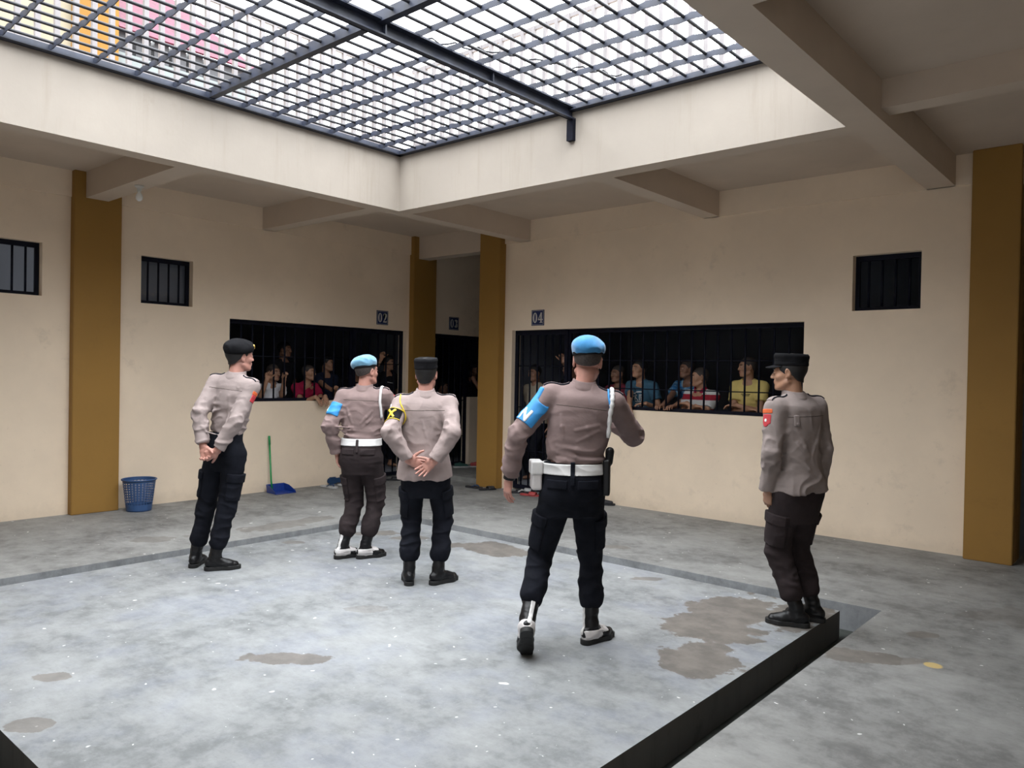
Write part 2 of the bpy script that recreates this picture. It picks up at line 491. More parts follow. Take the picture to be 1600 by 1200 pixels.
# mustard columns
def column(lo, hi, label):
    o = box_obj('column', lo, hi, M['mustard'], None, 0.006)
    tag(o, label, 'column', kind='structure')
column((XL, 3.155, 0), (XL + 0.10, 3.645, CZ), 'mustard column between the two small windows of the long cell wall')
column((XL - 0.16, 7.985, 0), (XL + 0.10, 8.46, CZ), 'mustard column in shade between cell 02 and the passage to cell 03')
column((-7.57, YB - 0.12, 0), (-7.18, YB + 0.25, CZ), 'mustard column beside the barred door of cell 04')
column((-1.47, YB - 0.11, 0), (-1.09, YB + 0.30, CZ), 'broad mustard column at the end of the cell 04 wall')

# ------------------------------------------------------------------ barred openings
def bars(name, label, axis, c, ur, zr, n, cross=(), fr=0.035, at=None, flat=0.024, frame_w=0.04):
    """a steel grille in an opening: frame, upright bars one by one, thin cross rods"""
    ulo, uhi = ur
    zlo, zhi = zr
    P = (lambda u, d, z: (c + d, u, z)) if axis == 0 else (lambda u, d, z: (u, c + d, z))
    t = empty(name, P((ulo + uhi) / 2, 0, zlo))
    t['kind'] = 'structure'
    t['label'] = label
    org = Vector(t.location)
    def bx(bm_, u0, u1, z0, z1, d):
        a, b = P(u0, -d, z0), P(u1, d, z1)
        box(bm_, Vector([min(a[i], b[i]) for i in range(3)]) - org, Vector([max(a[i], b[i]) for i in range(3)]) - org)
    b = bmesh.new()
    bx(b, ulo, ulo + frame_w, zlo, zhi, fr / 2); bx(b, uhi - frame_w, uhi, zlo, zhi, fr / 2)
    bx(b, ulo + frame_w, uhi - frame_w, zlo, zlo + frame_w, fr / 2); bx(b, ulo + frame_w, uhi - frame_w, zhi - frame_w * 1.3, zhi, fr / 2)
    obj('window_frame' if 'window' in name else 'door_frame', b, M['navy'], t)
    first = None
    for u in (at or [ulo + (uhi - ulo) * (k + 1) / (n + 1) for k in range(n)]):
        if first is None:
            b = bmesh.new()
            a_, b_ = Vector(P(0, 0, zlo)) - org, Vector(P(0, 0, zhi)) - org
            tube(b, [a_ + Vector(P(u, 0, 0)) - Vector(P(0, 0, 0)), b_ + Vector(P(u, 0, 0)) - Vector(P(0, 0, 0))], flat / 2, 8)
            first = obj('bar', b, M['navy'], t, True)
            u0 = u
        else:
            o = first.copy()
            COL.objects.link(o)
            o.parent = t
            o.location = (0, u - u0, 0) if axis == 0 else (u - u0, 0, 0)
    for z in cross:
        b = bmesh.new()
        tube(b, [Vector(P(ulo, 0.0, z)) - org, Vector(P(uhi, 0.0, z)) - org], 0.0065, 6)
        obj('cross_rod', b, M['navy'], t, True)
    return t

XG, YG = XL - 0.11, YB + 0.11
bars('window_1', 'small high barred window before the first mustard column', 0, XG, (2.27, 2.885), (2.335, 2.895), 4)
bars('window_2', 'small high barred window after the first mustard column', 0, XG, (3.905, 4.52), (2.345, 2.895), 4)
bars('window_3', 'long barred opening of cell 02 with people behind it', 0, XG, (5.005, 6.98), (1.185, 2.24), 0, (1.78,), at=[5.065 + 0.1605 * k for k in range(12)])
bars('door_1', 'barred steel door of cell 02', 0, XG + 0.02, (6.98, 7.93), (0.02, 2.24), 5, (0.55, 1.15, 1.72), frame_w=0.05)
bars('door_2', 'barred steel door of cell 03 in the passage', 0, XG + 0.02, (8.54, 9.36), (0.075, 2.235), 5, (0.55, 1.15, 1.72), frame_w=0.05)
bars('window_4', 'barred opening beside the door of cell 03', 0, XG, (9.36, 11.0), (1.205, 2.235), 10, (1.72,))
bars('door_3', 'barred steel door of cell 04', 1, YG - 0.02, (-7.04, -6.13), (0.02, 2.21), 6, (0.55, 1.15, 1.72), frame_w=0.05)
bars('window_5', 'long barred opening of cell 04 with people behind it', 1, YG, (-6.13, -2.995), (1.19, 2.21), 0, (1.45, 1.80), at=[-3.19 - 0.1643 * k for k in range(18)])
bars('window_6', 'small high barred window at the end of the cell 04 wall', 1, YG, (-2.52, -1.895), (2.30, 2.855), 4)

# ------------------------------------------------------------------ roof grille over the opening
GZ = 4.075
g = empty('roof_grille', ((OX0 + OX1) / 2, (OY0 + OY1) / 2, FZ))
tag(g, 'blue-grey steel bar grille covering the roof opening of the courtyard', 'grille')
og = Vector(g.location)
def gbox(name, lo, hi, m=None):
    return box_obj(name, Vector(lo) - og, Vector(hi) - og, m or M['grille'], g)
b = bmesh.new()
for lo, hi in (((OX0, OY0, FZ), (OX0 + 0.012, OY1, FZ + 0.07)), ((OX0, OY0, FZ), (OX0 + 0.07, OY1, FZ + 0.01)),
               ((OX1 - 0.012, OY0, FZ), (OX1, OY1, FZ + 0.07)), ((OX0, OY0, FZ), (OX1, OY0 + 0.012, FZ + 0.07)),
               ((OX0, OY1 - 0.012, FZ), (OX1, OY1, FZ + 0.07)), ((OX0, OY1 - 0.07, FZ), (OX1, OY1, FZ + 0.01))):
    box(b, Vector(lo) - og, Vector(hi) - og)
obj('frame', b, M['grille'], g)
flats = [OY1 - 0.305 - 0.327 * k for k in range(15)]
first = None
for k, y in enumerate(flats):
    if k in (6, 12):
        gbox('cross_beam', (OX0, y - 0.03, GZ - 0.035), (OX1, y + 0.03, GZ + 0.045))
        continue
    if first is None:
        b = bmesh.new()
        n = 60
        vs = []
        for i in range(n + 1):
            x = OX0 + (OX1 - OX0) * i / n
            w = 0.006 * math.sin(x * 38.0)
            vs.append([b.verts.new(Vector((x, dy, GZ + w + dz)) - og) for dy, dz in ((-0.003, -0.024), (0.003, -0.024), (0.003, 0.022), (-0.003, 0.022))])
        for A, B_ in zip(vs, vs[1:]):
            for q in range(4):
                b.faces.new((A[q], A[(q + 1) % 4], B_[(q + 1) % 4], B_[q]))
        b.faces.new(vs[0][::-1]); b.faces.new(vs[-1])
        first = obj('flat_bar', b, M['grille'], g)
        first.location.y = y
    else:
        o = first.copy(); COL.objects.link(o); o.parent = g
        o.location.y = y
first = None
xs = [OX1 - 0.125 - 0.1655 * k for k in range(29)]
for x in xs:
    if abs(x + 4.31) < 0.07 or x < OX0 + 0.04:
        continue
    if first is None:
        b = bmesh.new()
        tube(b, [Vector((0, OY0, GZ + 0.012)) - Vector((0, og.y, og.z)), Vector((0, OY1, GZ + 0.012)) - Vector((0, og.y, og.z))], 0.0125, 8)
        first = obj('rod', b, M['rod'], g, True)
        first.location.x = x - og.x
    else:
        o = first.copy(); COL.objects.link(o); o.parent = g
        o.location.x = x - og.x
# main beam: a channel with flanges, and the bracket it rests on
b = bmesh.new()
for lo, hi in (((-4.32, OY0, 3.955), (-4.305, OY1, 4.06)), ((-4.32, OY0, 3.955), (-4.265, OY1, 3.967)), ((-4.36, OY0, 4.05), (-4.25, OY1, 4.064))):
    box(b, Vector(lo) - og, Vector(hi) - og)
obj('main_beam', b, M['grille'], g)
b = bmesh.new()
box(b, Vector((-4.335, OY1 - 0.045, 3.76)) - og, Vector((-4.265, OY1, 3.955)) - og)
obj('bracket', b, M['navy'], g)
gbox('gusset', (-4.305, 3.50, 3.967), (-4.27, 3.512, 4.05))
gbox('gusset', (-4.305, 4.62, 3.967), (-4.27, 4.632, 4.05))

# curb and picket fences on the roof beside the opening
struct('trim_30', [((OX0 - 0.36, -1.0, FZ), (OX0 - 0.16, 6.1, FZ + 0.10)), ((OX0 - 0.16, 5.90, FZ), (0.6, 6.1, FZ + 0.10))], M['roofdeck'])
def fence(name, label, axis, c, ur, z0, z1, step):
    P = (lambda u, z: Vector((c, u, z))) if axis == 0 else (lambda u, z: Vector((u, c, z)))
    t = empty(name, P((ur[0] + ur[1]) / 2, z0))
    tag(t, label, 'fence', 'picket fences round the roof opening')
    org = Vector(t.location)
    b = bmesh.new()
    for z in (z1 - 0.02, z0 + 0.08):
        a_, b_ = P(ur[0], z - 0.02) - org, P(ur[1], z + 0.02) - org
        d = Vector((0.015, 0, 0)) if axis == 0 else Vector((0, 0.015, 0))
        box(b, a_ - d, b_ + d)
    obj('rail', b, M['picket'], t)
    first = None
    n = min(99, int((ur[1] - ur[0]) / step))
    for k in range(n):
        u = ur[0] + step * (k + 0.5)
        if first is None:
            b = bmesh.new()
            a_ = P(u, z0) - org
            w = Vector((0.02, 0.02, 0))
            box(b, a_ - w, a_ + w + Vector((0, 0, z1 - z0)))
            first = obj('picket', b, M['picket'], t)
            u0 = u
        else:
            o = first.copy(); COL.objects.link(o); o.parent = t
            o.location = (0, u - u0, 0) if axis == 0 else (u - u0, 0, 0)
fence('roof_fence', 'pale picket fence on the roof along the long cell wall side', 0, OX0 - 0.26, (-0.6, 6.0), FZ + 0.10, 5.10, 0.142)
fence('roof_fence', 'pale picket fence on the roof along the cell 04 side', 1, 6.0, (OX0 - 0.1, 0.3), FZ + 0.10, 5.10, 0.146)

# neighbouring upper storey seen through the grille
up = empty('upper_storey', (-9.6, 2.5, FZ))
tag(up, 'cream upper storey with a yellow pillar, dark windows and pink tiled eave', 'building')
ou = Vector(up.location)
M['up_cream'] = mat('pale_cream_render', (0.215, 0.19, 0.135), 0.8, 0.08, 2)
M['up_yellow'] = mat('yellow_render', (0.185, 0.088, 0.007), 0.8, 0.08, 2)
M['up_pale'] = mat('pale_blue_render', (0.155, 0.18, 0.185), 0.8, 0.06, 2)
M['pink'] = mat('pink_roof_tiles', (0.085, 0.007, 0.026), 0.7, 0.3, 14, 0.6, 12)
M['dark_glass'] = mat('dark_louvre', (0.03, 0.03, 0.035), 0.4, 0.2, 5)
box_obj('wall', Vector((-9.5, -3.0, FZ)) - ou, Vector((-9.1, 3.15, 8.2)) - ou, M['up_cream'], up)
box_obj('pillar', Vector((-9.5, 3.15, FZ)) - ou, Vector((-9.04, 3.62, 8.2)) - ou, M['up_yellow'], up)
box_obj('pale_wall', Vector((-9.5, 3.62, FZ)) - ou, Vector((-9.12, 5.35, 5.16)) - ou, M['up_pale'], up)
for k in range(8):
    y = 3.64 + 0.21 * k
    b = bmesh.new()
    box(b, Vector((-9.45, y, 5.16)) - ou, Vector((-9.14, y + 0.17, 5.42)) - ou)
    obj('louvre_window', b, M['dark_glass'], up)
b = bmesh.new()
prism(b, [(3.62, 5.40), (5.42, 5.42), (5.30, 5.50), (3.62, 7.1)], lambda u, v, d: Vector((-9.02 - (v - 5.4) * 0.8 - d, u, v)) - ou, 0.0, 0.05)
obj('roof', b, M['pink'], up)

# ------------------------------------------------------------------ soft solids: distance fields meshed with OpenVDB
def vec(*p):
    return np.array(p, dtype=np.float64)

def unit(v):
    v = np.asarray(v, float)
    return v / max(1e-9, np.linalg.norm(v))

def lerp(a, b, t):
    return np.asarray(a, float) * (1 - t) + np.asarray(b, float) * t

def rotz(a):
    c, s = math.cos(a), math.sin(a)
    return np.array([[c, -s, 0], [s, c, 0], [0, 0, 1.0]])

def rotx(a):
    c, s = math.cos(a), math.sin(a)
    return np.array([[1.0, 0, 0], [0, c, -s], [0, s, c]])

def roty(a):
    c, s = math.cos(a), math.sin(a)
    return np.array([[c, 0, s], [0, 1.0, 0], [-s, 0, c]])

def p_cone(a, b, ra, rb):
    a, b = vec(*a), vec(*b)
    ba = b - a
    L2 = max(1e-12, ba @ ba)
    def f(X, Y, Z):
        x, y, z = X - a[0], Y - a[1], Z - a[2]
        h = np.clip((x * ba[0] + y * ba[1] + z * ba[2]) / L2, 0, 1)
        return np.sqrt((x - ba[0] * h) ** 2 + (y - ba[1] * h) ** 2 + (z - ba[2] * h) ** 2) - (ra + (rb - ra) * h)
    r = max(ra, rb)
    return f, np.minimum(a, b) - r, np.maximum(a, b) + r

def p_conef(a, b, ra, rb):
    """round cone cut off square at b"""
    f0, lo, hi = p_cone(a, b, ra, rb)
    b = vec(*b)
    n = unit(b - vec(*a))
    return (lambda X, Y, Z: np.maximum(f0(X, Y, Z), (X - b[0]) * n[0] + (Y - b[1]) * n[1] + (Z - b[2]) * n[2])), lo, hi

def p_econe(a, b, r0, r1, side):
    """capsule with elliptical section: r = (radius along side, radius across)"""
    a, b = vec(*a), vec(*b)
    ba = b - a
    L2 = max(1e-12, ba @ ba)
    A = unit(ba)
    U = unit(np.asarray(side, float) - A * (np.asarray(side, float) @ A))
    V = np.cross(A, U)
    def f(X, Y, Z):
        x, y, z = X - a[0], Y - a[1], Z - a[2]
        h = np.clip((x * ba[0] + y * ba[1] + z * ba[2]) / L2, 0, 1)
        x, y, z = x - ba[0] * h, y - ba[1] * h, z - ba[2] * h
        u = x * U[0] + y * U[1] + z * U[2]
        v = x * V[0] + y * V[1] + z * V[2]
        w = x * A[0] + y * A[1] + z * A[2]
        ru, rv = r0[0] + (r1[0] - r0[0]) * h, r0[1] + (r1[1] - r0[1]) * h
        rw = np.minimum(ru, rv)
        k0 = np.sqrt((u / ru) ** 2 + (v / rv) ** 2 + (w / rw) ** 2)
        k1 = np.sqrt((u / ru ** 2) ** 2 + (v / rv ** 2) ** 2 + (w / rw ** 2) ** 2)
        return k0 * (k0 - 1) / np.maximum(k1, 1e-6)
    r = max(r0[0], r0[1], r1[0], r1[1])
    return f, np.minimum(a, b) - r, np.maximum(a, b) + r

def p_ell(c, r, R=None):
    c, r = vec(*c), vec(*r)
    R = np.eye(3) if R is None else R
    def f(X, Y, Z):
        x, y, z = X - c[0], Y - c[1], Z - c[2]
        q = [x * R[0, i] + y * R[1, i] + z * R[2, i] for i in range(3)]
        k0 = np.sqrt(sum((q[i] / r[i]) ** 2 for i in range(3)))
        k1 = np.sqrt(sum((q[i] / r[i] ** 2) ** 2 for i in range(3)))
        return k0 * (k0 - 1) / np.maximum(k1, 1e-6)
    e = np.sqrt(sum((R[:, i] * r[i]) ** 2 for i in range(3)))
    return f, c - e, c + e

def p_box(c, h, R=None, rad=0.004):
    c, h = vec(*c), vec(*h)
    R = np.eye(3) if R is None else R
    def f(X, Y, Z):
        x, y, z = X - c[0], Y - c[1], Z - c[2]
        q = [np.abs(x * R[0, i] + y * R[1, i] + z * R[2, i]) - h[i] + rad for i in range(3)]
        o = np.sqrt(sum(np.maximum(t, 0) ** 2 for t in q))
        return o + np.minimum(np.maximum(np.maximum(q[0], q[1]), q[2]), 0) - rad
    e = sum(np.abs(R[:, i]) * h[i] for i in range(3))
    return f, c - e, c + e

def p_loft(a, b, rows, side, n=2.3):
    """trunk along the axis a-b; rows: (s in metres along the axis, radius along side, radius across, shift forward)"""
    a, b = vec(*a), vec(*b)
    A = unit(b - a)
    U = unit(np.asarray(side, float) - A * (np.asarray(side, float) @ A))
    V = np.cross(A, U)          # forward for side = right
    rows = np.array(rows, float)
    s = rows[:, 0]
    ss = np.linspace(s[0], s[-1], 60)
    def smooth(col):
        m = np.gradient(rows[:, col], s)
        out = np.empty_like(ss)
        for i, t in enumerate(ss):
            k = min(max(np.searchsorted(s, t) - 1, 0), len(s) - 2)
            h = s[k + 1] - s[k]
            q = (t - s[k]) / h
            out[i] = ((2 * q ** 3 - 3 * q ** 2 + 1) * rows[k, col] + (q ** 3 - 2 * q ** 2 + q) * h * m[k]
                      + (-2 * q ** 3 + 3 * q ** 2) * rows[k + 1, col] + (q ** 3 - q ** 2) * h * m[k + 1])
        return out
    RU, RV, SH = smooth(1), smooth(2), smooth(3)
    def f(X, Y, Z):
        x, y, z = X - a[0], Y - a[1], Z - a[2]
        w = x * A[0] + y * A[1] + z * A[2]
        u = x * U[0] + y * U[1] + z * U[2]
        v = x * V[0] + y * V[1] + z * V[2]
        wc = np.clip(w, s[0], s[-1])
        ru, rv, sh = np.interp(wc, ss, RU), np.interp(wc, ss, RV), np.interp(wc, ss, SH)
        k = (np.abs(u / ru) ** n + np.abs((v - sh) / rv) ** n) ** (1 / n)
        d = (k - 1) * np.minimum(ru, rv) * 0.92
        return np.maximum(d, np.maximum(s[0] - w, w - s[-1]))
    r = max(RU.max(), RV.max() + abs(SH).max())
    lo = np.minimum(a + A * s[0], a + A * s[-1]) - r
    hi = np.maximum(a + A * s[0], a + A * s[-1]) + r
    return f, lo, hi

_rng = np.random.RandomState(3)
_LAT = _rng.rand(32, 32, 32).astype(np.float32)
def vnoise(x, y, z):
    xi, yi, zi = np.floor(x).astype(int), np.floor(y).astype(int), np.floor(z).astype(int)
    fx, fy, fz = x - xi, y - yi, z - zi
    fx, fy, fz = (t * t * (3 - 2 * t) for t in (fx, fy, fz))
    xi, yi, zi = xi & 31, yi & 31, zi & 31
    xj, yj, zj = (xi + 1) & 31, (yi + 1) & 31, (zi + 1) & 31
    c = _LAT
    a0 = c[xi, yi, zi] * (1 - fx) + c[xj, yi, zi] * fx
    a1 = c[xi, yj, zi] * (1 - fx) + c[xj, yj, zi] * fx
    b0 = c[xi, yi, zj] * (1 - fx) + c[xj, yi, zj] * fx
    b1 = c[xi, yj, zj] * (1 - fx) + c[xj, yj, zj] * fx
    return (a0 * (1 - fy) + a1 * fy) * (1 - fz) + (b0 * (1 - fy) + b1 * fy) * fz

def folds(amp, freq, seed=0.0, weight=None):
    """ridged cloth folds: freq = cycles per metre along x, y, z"""
    def f(x, y, z):
        w1 = vnoise(x * 9 + seed, y * 9, z * 9 + 5)
        n = vnoise(x * freq[0] + seed + w1 * 1.6, y * freq[1] + 3.1, z * freq[2] + seed * 1.7 + w1 * 1.2)
        n2 = vnoise(x * freq[0] * 2.1 + 9, y * freq[1] * 2.1 + seed, z * freq[2] * 2.1 + w1)
        r = amp * (0.7 - np.abs(2 * n - 1) * 3.0 + 0.9 * (n2 - 0.5))
        return -r * (weight(x, y, z) if weight else 1.0)
    return f

class Field:
    def __init__(self):
        self.ops, self.disp = [], []
    def add(self, prim, k=0.0, op='u'):
        self.ops.append((op, prim, k))
        return self
    def cut(self, p, n):
        """keep the side of the plane that n points away from"""
        p, n = vec(*p), unit(n)
        self.ops.append(('i', (lambda X, Y, Z: (X - p[0]) * n[0] + (Y - p[1]) * n[1] + (Z - p[2]) * n[2], None, None), 0))
        return self
    def bounds(self):
        los = [p[1] for o, p, k in self.ops if o == 'u']
        his = [p[2] for o, p, k in self.ops if o == 'u']
        return np.min(los, 0), np.max(his, 0)
    def grid(self, lo, hi, vox, pad=0.03):
        n = np.ceil((hi - lo) / vox).astype(int) + 1
        ax = [(lo[i] + vox * np.arange(n[i])) for i in range(3)]
        phi = np.full(n, 0.5, np.float32)
        for op, (f, plo, phi_), k in self.ops:
            if plo is None:
                sl = [slice(0, n[i]) for i in range(3)]
            else:
                e = pad + k
                sl = []
                for i in range(3):
                    i0 = max(0, int(np.floor((plo[i] - e - lo[i]) / vox)))
                    i1 = min(n[i], int(np.ceil((phi_[i] + e - lo[i]) / vox)) + 1)
                    sl.append(slice(i0, max(i0, i1)))
                if any(s.start >= s.stop for s in sl):
                    continue
            X = ax[0][sl[0]][:, None, None]
            Y = ax[1][sl[1]][None, :, None]
            Z = ax[2][sl[2]][None, None, :]
            d = f(X, Y, Z)
            cur = phi[tuple(sl)]
            if op == 'u':
                if k > 0:
                    h = np.maximum(k - np.abs(cur - d), 0) / k
                    r = np.minimum(cur, d) - h * h * k * 0.25
                else:
                    r = np.minimum(cur, d)
            elif op == 's':
                d = -d
                if k > 0:
                    h = np.maximum(k - np.abs(cur - d), 0) / k
                    r = np.maximum(cur, d) + h * h * k * 0.25
                else:
                    r = np.maximum(cur, d)
            else:
                r = np.maximum(cur, d)
            phi[tuple(sl)] = r
        if self.disp:
            idx = np.nonzero(np.abs(phi) < 0.02)
            x, y, z = (ax[i][idx[i]] for i in range(3))
            v = phi[idx]
            for f in self.disp:
                v = v + f(x, y, z).astype(np.float32)
            phi[idx] = v
        return phi, lo
    def at(self, p):
        p = np.asarray(p, float)
        d = 0.5
        X, Y, Z = (np.array([c]) for c in p)
        for op, (f, plo, _), k in self.ops:
            v = float(np.ravel(f(X, Y, Z))[0])
            if op == 'u':
                h = max(k - abs(d - v), 0) / k if k > 0 else 0
                d = min(d, v) - h * h * k * 0.25
            elif op == 's':
                d = max(d, -v)
            else:
                d = max(d, v)
        return d
    def snap(self, p, off=0.0, it=8):
        p = np.asarray(p, float).copy()
        for _ in range(it):
            d = self.at(p)
            e = 1e-3
            g = np.array([self.at(p + np.eye(3)[i] * e) - d for i in range(3)]) / e
            gn = np.linalg.norm(g)
            if gn < 1e-6:
                break
            p = p - g / gn * (d - off) * 0.8
        return p

def vdb_mesh(name, phi, lo, vox, adapt=0.0):
    g = openvdb.FloatGrid(3 * vox)
    g.copyFromArray(np.clip(phi, -3 * vox, 3 * vox).astype(np.float32))
    pts, tris, quads = g.convertToPolygons(0.0, adapt)
    pts = pts * vox + lo
    nt, nq = len(tris), len(quads)
    me = bpy.data.meshes.new(name)
    if nt + nq == 0:
        return me
    me.vertices.add(len(pts))
    me.vertices.foreach_set('co', pts.astype(np.float32).ravel())
    idx = np.concatenate([tris.ravel(), quads.ravel()]).astype(np.int32)
    st = np.concatenate([np.arange(nt) * 3, nt * 3 + np.arange(nq) * 4]).astype(np.int32)
    me.loops.add(len(idx))
    me.polygons.add(nt + nq)
    me.polygons.foreach_set('loop_start', st)
    me.loops.foreach_set('vertex_index', idx)
    # orientation: VDB surfaces come out facing inwards
    me.update(calc_edges=True)
    v = pts
    q = quads if nq else tris
    a, b_, c = v[q[:, 0]], v[q[:, 1]], v[q[:, 2]]
    vol = np.einsum('ij,ij->i', a, np.cross(b_, c)).sum()
    if nq:
        d_ = v[q[:, 3]]
        vol += np.einsum('ij,ij->i', a, np.cross(c, d_)).sum()
    if vol < 0:
        me.flip_normals()
    me.polygons.foreach_set('use_smooth', [True] * len(me.polygons))
    me.validate()
    return me

def field_obj(name, F, vox, m, parent, adapt=0.0, zmin=None):
    lo, hi = F.bounds()
    lo, hi = lo - 0.025, hi + 0.025
    if zmin is not None:
        lo[2] = max(lo[2], zmin)
    phi, o = F.grid(lo, hi, vox)
    return link(name, vdb_mesh(name, phi, o, vox, adapt), parent, m)

def decal_obj(name, F, t, region, vox, m, parent, inner=-0.012):
    """a thin layer that lies on F: between inner and t from its surface, inside the region field"""
    lo, hi = region.bounds()
    lo, hi = lo - 3 * vox, hi + 3 * vox
    a, o = F.grid(lo, hi, vox)
    b, _ = region.grid(lo, hi, vox)
    phi = np.maximum(np.maximum(a - t, inner - a), b)
    me = vdb_mesh(name, phi, o, vox)
    if not len(me.polygons):
        return None
    return link(name, me, parent, m)

def reg(*prims):
    f = Field()
    for p in prims:
        f.add(p)
    return f

def cord_obj(name, F, pts, r, m, parent, off=0.004, n=28, twist=False, closed=False):
    """a cord laid on the surface of F through the given points"""
    pts = [np.asarray(p, float) for p in pts]
    fine = []
    for i in range(len(pts) - 1):
        for t in np.linspace(0, 1, max(2, n // (len(pts) - 1)), endpoint=False):
            fine.append(lerp(pts[i], pts[i + 1], t))
    fine.append(pts[-1])
    if F is not None:
        fine = [F.snap(p, off) for p in fine]
    for _ in range(2):
        fine = [fine[0]] + [(fine[i - 1] + fine[i] * 2 + fine[i + 1]) / 4 for i in range(1, len(fine) - 1)] + [fine[-1]]
    bm_ = bmesh.new()
    rs = [r * (1 + (0.22 * math.sin(i * 2.2) if twist else 0)) for i in range(len(fine))]
    tube(bm_, [Vector(p) for p in fine], rs, 8)
    return obj(name, bm_, m, parent, True)

def two_bone(a, c, l1, l2, hint):
    """the joint between a and c for bones l1, l2, bent towards the hint direction"""
    a, c = np.asarray(a, float), np.asarray(c, float)
    d = c - a
    L = np.linalg.norm(d)
    if L > (l1 + l2) * 0.999:
        s = L / ((l1 + l2) * 0.999)
        l1, l2 = l1 * s, l2 * s
    A = d / L
    x = (l1 * l1 - l2 * l2 + L * L) / (2 * L)
    h = math.sqrt(max(0, l1 * l1 - x * x))
    hint = np.asarray(hint, float)
    H_ = hint - A * (hint @ A)
    return a + A * x + unit(H_) * h

# ------------------------------------------------------------------ people
def skin(name, col):
    return mat(name, col, 0.5, 0.10, 18, 0.05, 120)

def cloth(name, col, var=0.10, rough=0.9):
    m = mat(name, col, rough, var, 5, 0.12, 260)
    nt = m.node_tree
    N, L, B = nt.nodes, nt.links, nt.nodes['Principled BSDF']
    B.inputs['Specular IOR Level'].default_value = 0.12
    # creases in the weave: ridged noise under the fine bump
    v = _coord(N, L, (1, 1, 1.5))
    n = N.new('ShaderNodeTexNoise')
    n.inputs['Scale'].default_value = 4.5; n.inputs['Detail'].default_value = 3; n.inputs['Distortion'].default_value = 0.5
    L.new(v, n.inputs['Vector'])
    rdg = _math(N, L, 'ABSOLUTE', _math(N, L, 'SUBTRACT', n.outputs['Fac'], 0.5))
    h = _ramp(N, L, rdg, 0.0, 0.16)
    b2 = N.new('ShaderNodeBump')
    b2.inputs['Strength'].default_value = 0.16
    b2.inputs['Distance'].default_value = 0.010
    L.new(h, b2.inputs['Height'])
    old = [l for l in L if l.to_node == B and l.to_socket.name == 'Normal'][0].from_node
    L.new(b2.outputs['Normal'], old.inputs['Normal'])
    return m

M['skin'] = skin('tan_skin', (0.40, 0.215, 0.135))
M['skin_dark'] = skin('brown_skin', (0.30, 0.155, 0.10))
M['skin_pink'] = skin('flushed_skin', (0.47, 0.235, 0.185))
M['hair'] = mat('black_hair', (0.007, 0.0065, 0.007), 0.55, 0.3, 60, 0.4, 300)
M['stubble'] = mat('cropped_hair', (0.045, 0.035, 0.032), 0.7, 0.3, 90, 0.3, 300)
M['brow'] = M['hair']
M['lip'] = skin('lip_skin', (0.30, 0.11, 0.09))
M['eye'] = mat('eye_white', (0.62, 0.58, 0.54), 0.25, 0.03, 8)
M['iris'] = mat('dark_iris', (0.02, 0.012, 0.008), 0.15, 0.1, 8)
M['boot'] = mat('black_boot_leather', (0.007, 0.007, 0.008), 0.42, 0.3, 14, 0.1, 120)
M['boot'].node_tree.nodes['Principled BSDF'].inputs['Specular IOR Level'].default_value = 0.3
M['sole'] = mat('black_rubber', (0.010, 0.010, 0.010), 0.7, 0.3, 14, 0.2, 90)
M['white'] = mat('white_webbing', (0.70, 0.69, 0.68), 0.55, 0.06, 12, 0.1, 200)
M['shoe_white'] = mat('white_boot_leather', (0.62, 0.59, 0.58), 0.45, 0.08, 12)
M['black_cloth'] = cloth('black_cloth', (0.012, 0.013, 0.017), 0.3)
M['black_trouser'] = cloth('black_trouser_cloth', (0.0085, 0.0095, 0.014), 0.3)
M['brown_trouser'] = cloth('dark_brown_trouser_cloth', (0.034, 0.026, 0.027), 0.2)
M['beret_blue'] = mat('blue_felt', (0.032, 0.20, 0.43), 0.95, 0.10, 30, 0.15, 300, sheen=0.3)
M['beret_pale'] = mat('pale_blue_felt', (0.13, 0.29, 0.42), 0.95, 0.10, 30, 0.15, 300, sheen=0.3)
M['cap_black'] = cloth('black_cap_cloth', (0.0085, 0.0085, 0.010), 0.2)
M['gold'] = mat('gold_badge', (0.65, 0.42, 0.10), 0.3, 0.2, 40, metallic=0.8)
M['band_blue'] = mat('bright_blue_armband', (0.03, 0.25, 0.58), 0.6, 0.06, 10)
M['yellow'] = mat('yellow_embroidery', (0.70, 0.50, 0.03), 0.6, 0.1, 20)
M['red'] = mat('red_patch', (0.45, 0.03, 0.04), 0.7, 0.1, 20)
M['orange'] = mat('orange_patch', (0.65, 0.12, 0.03), 0.7, 0.1, 20)
M['seam'] = None

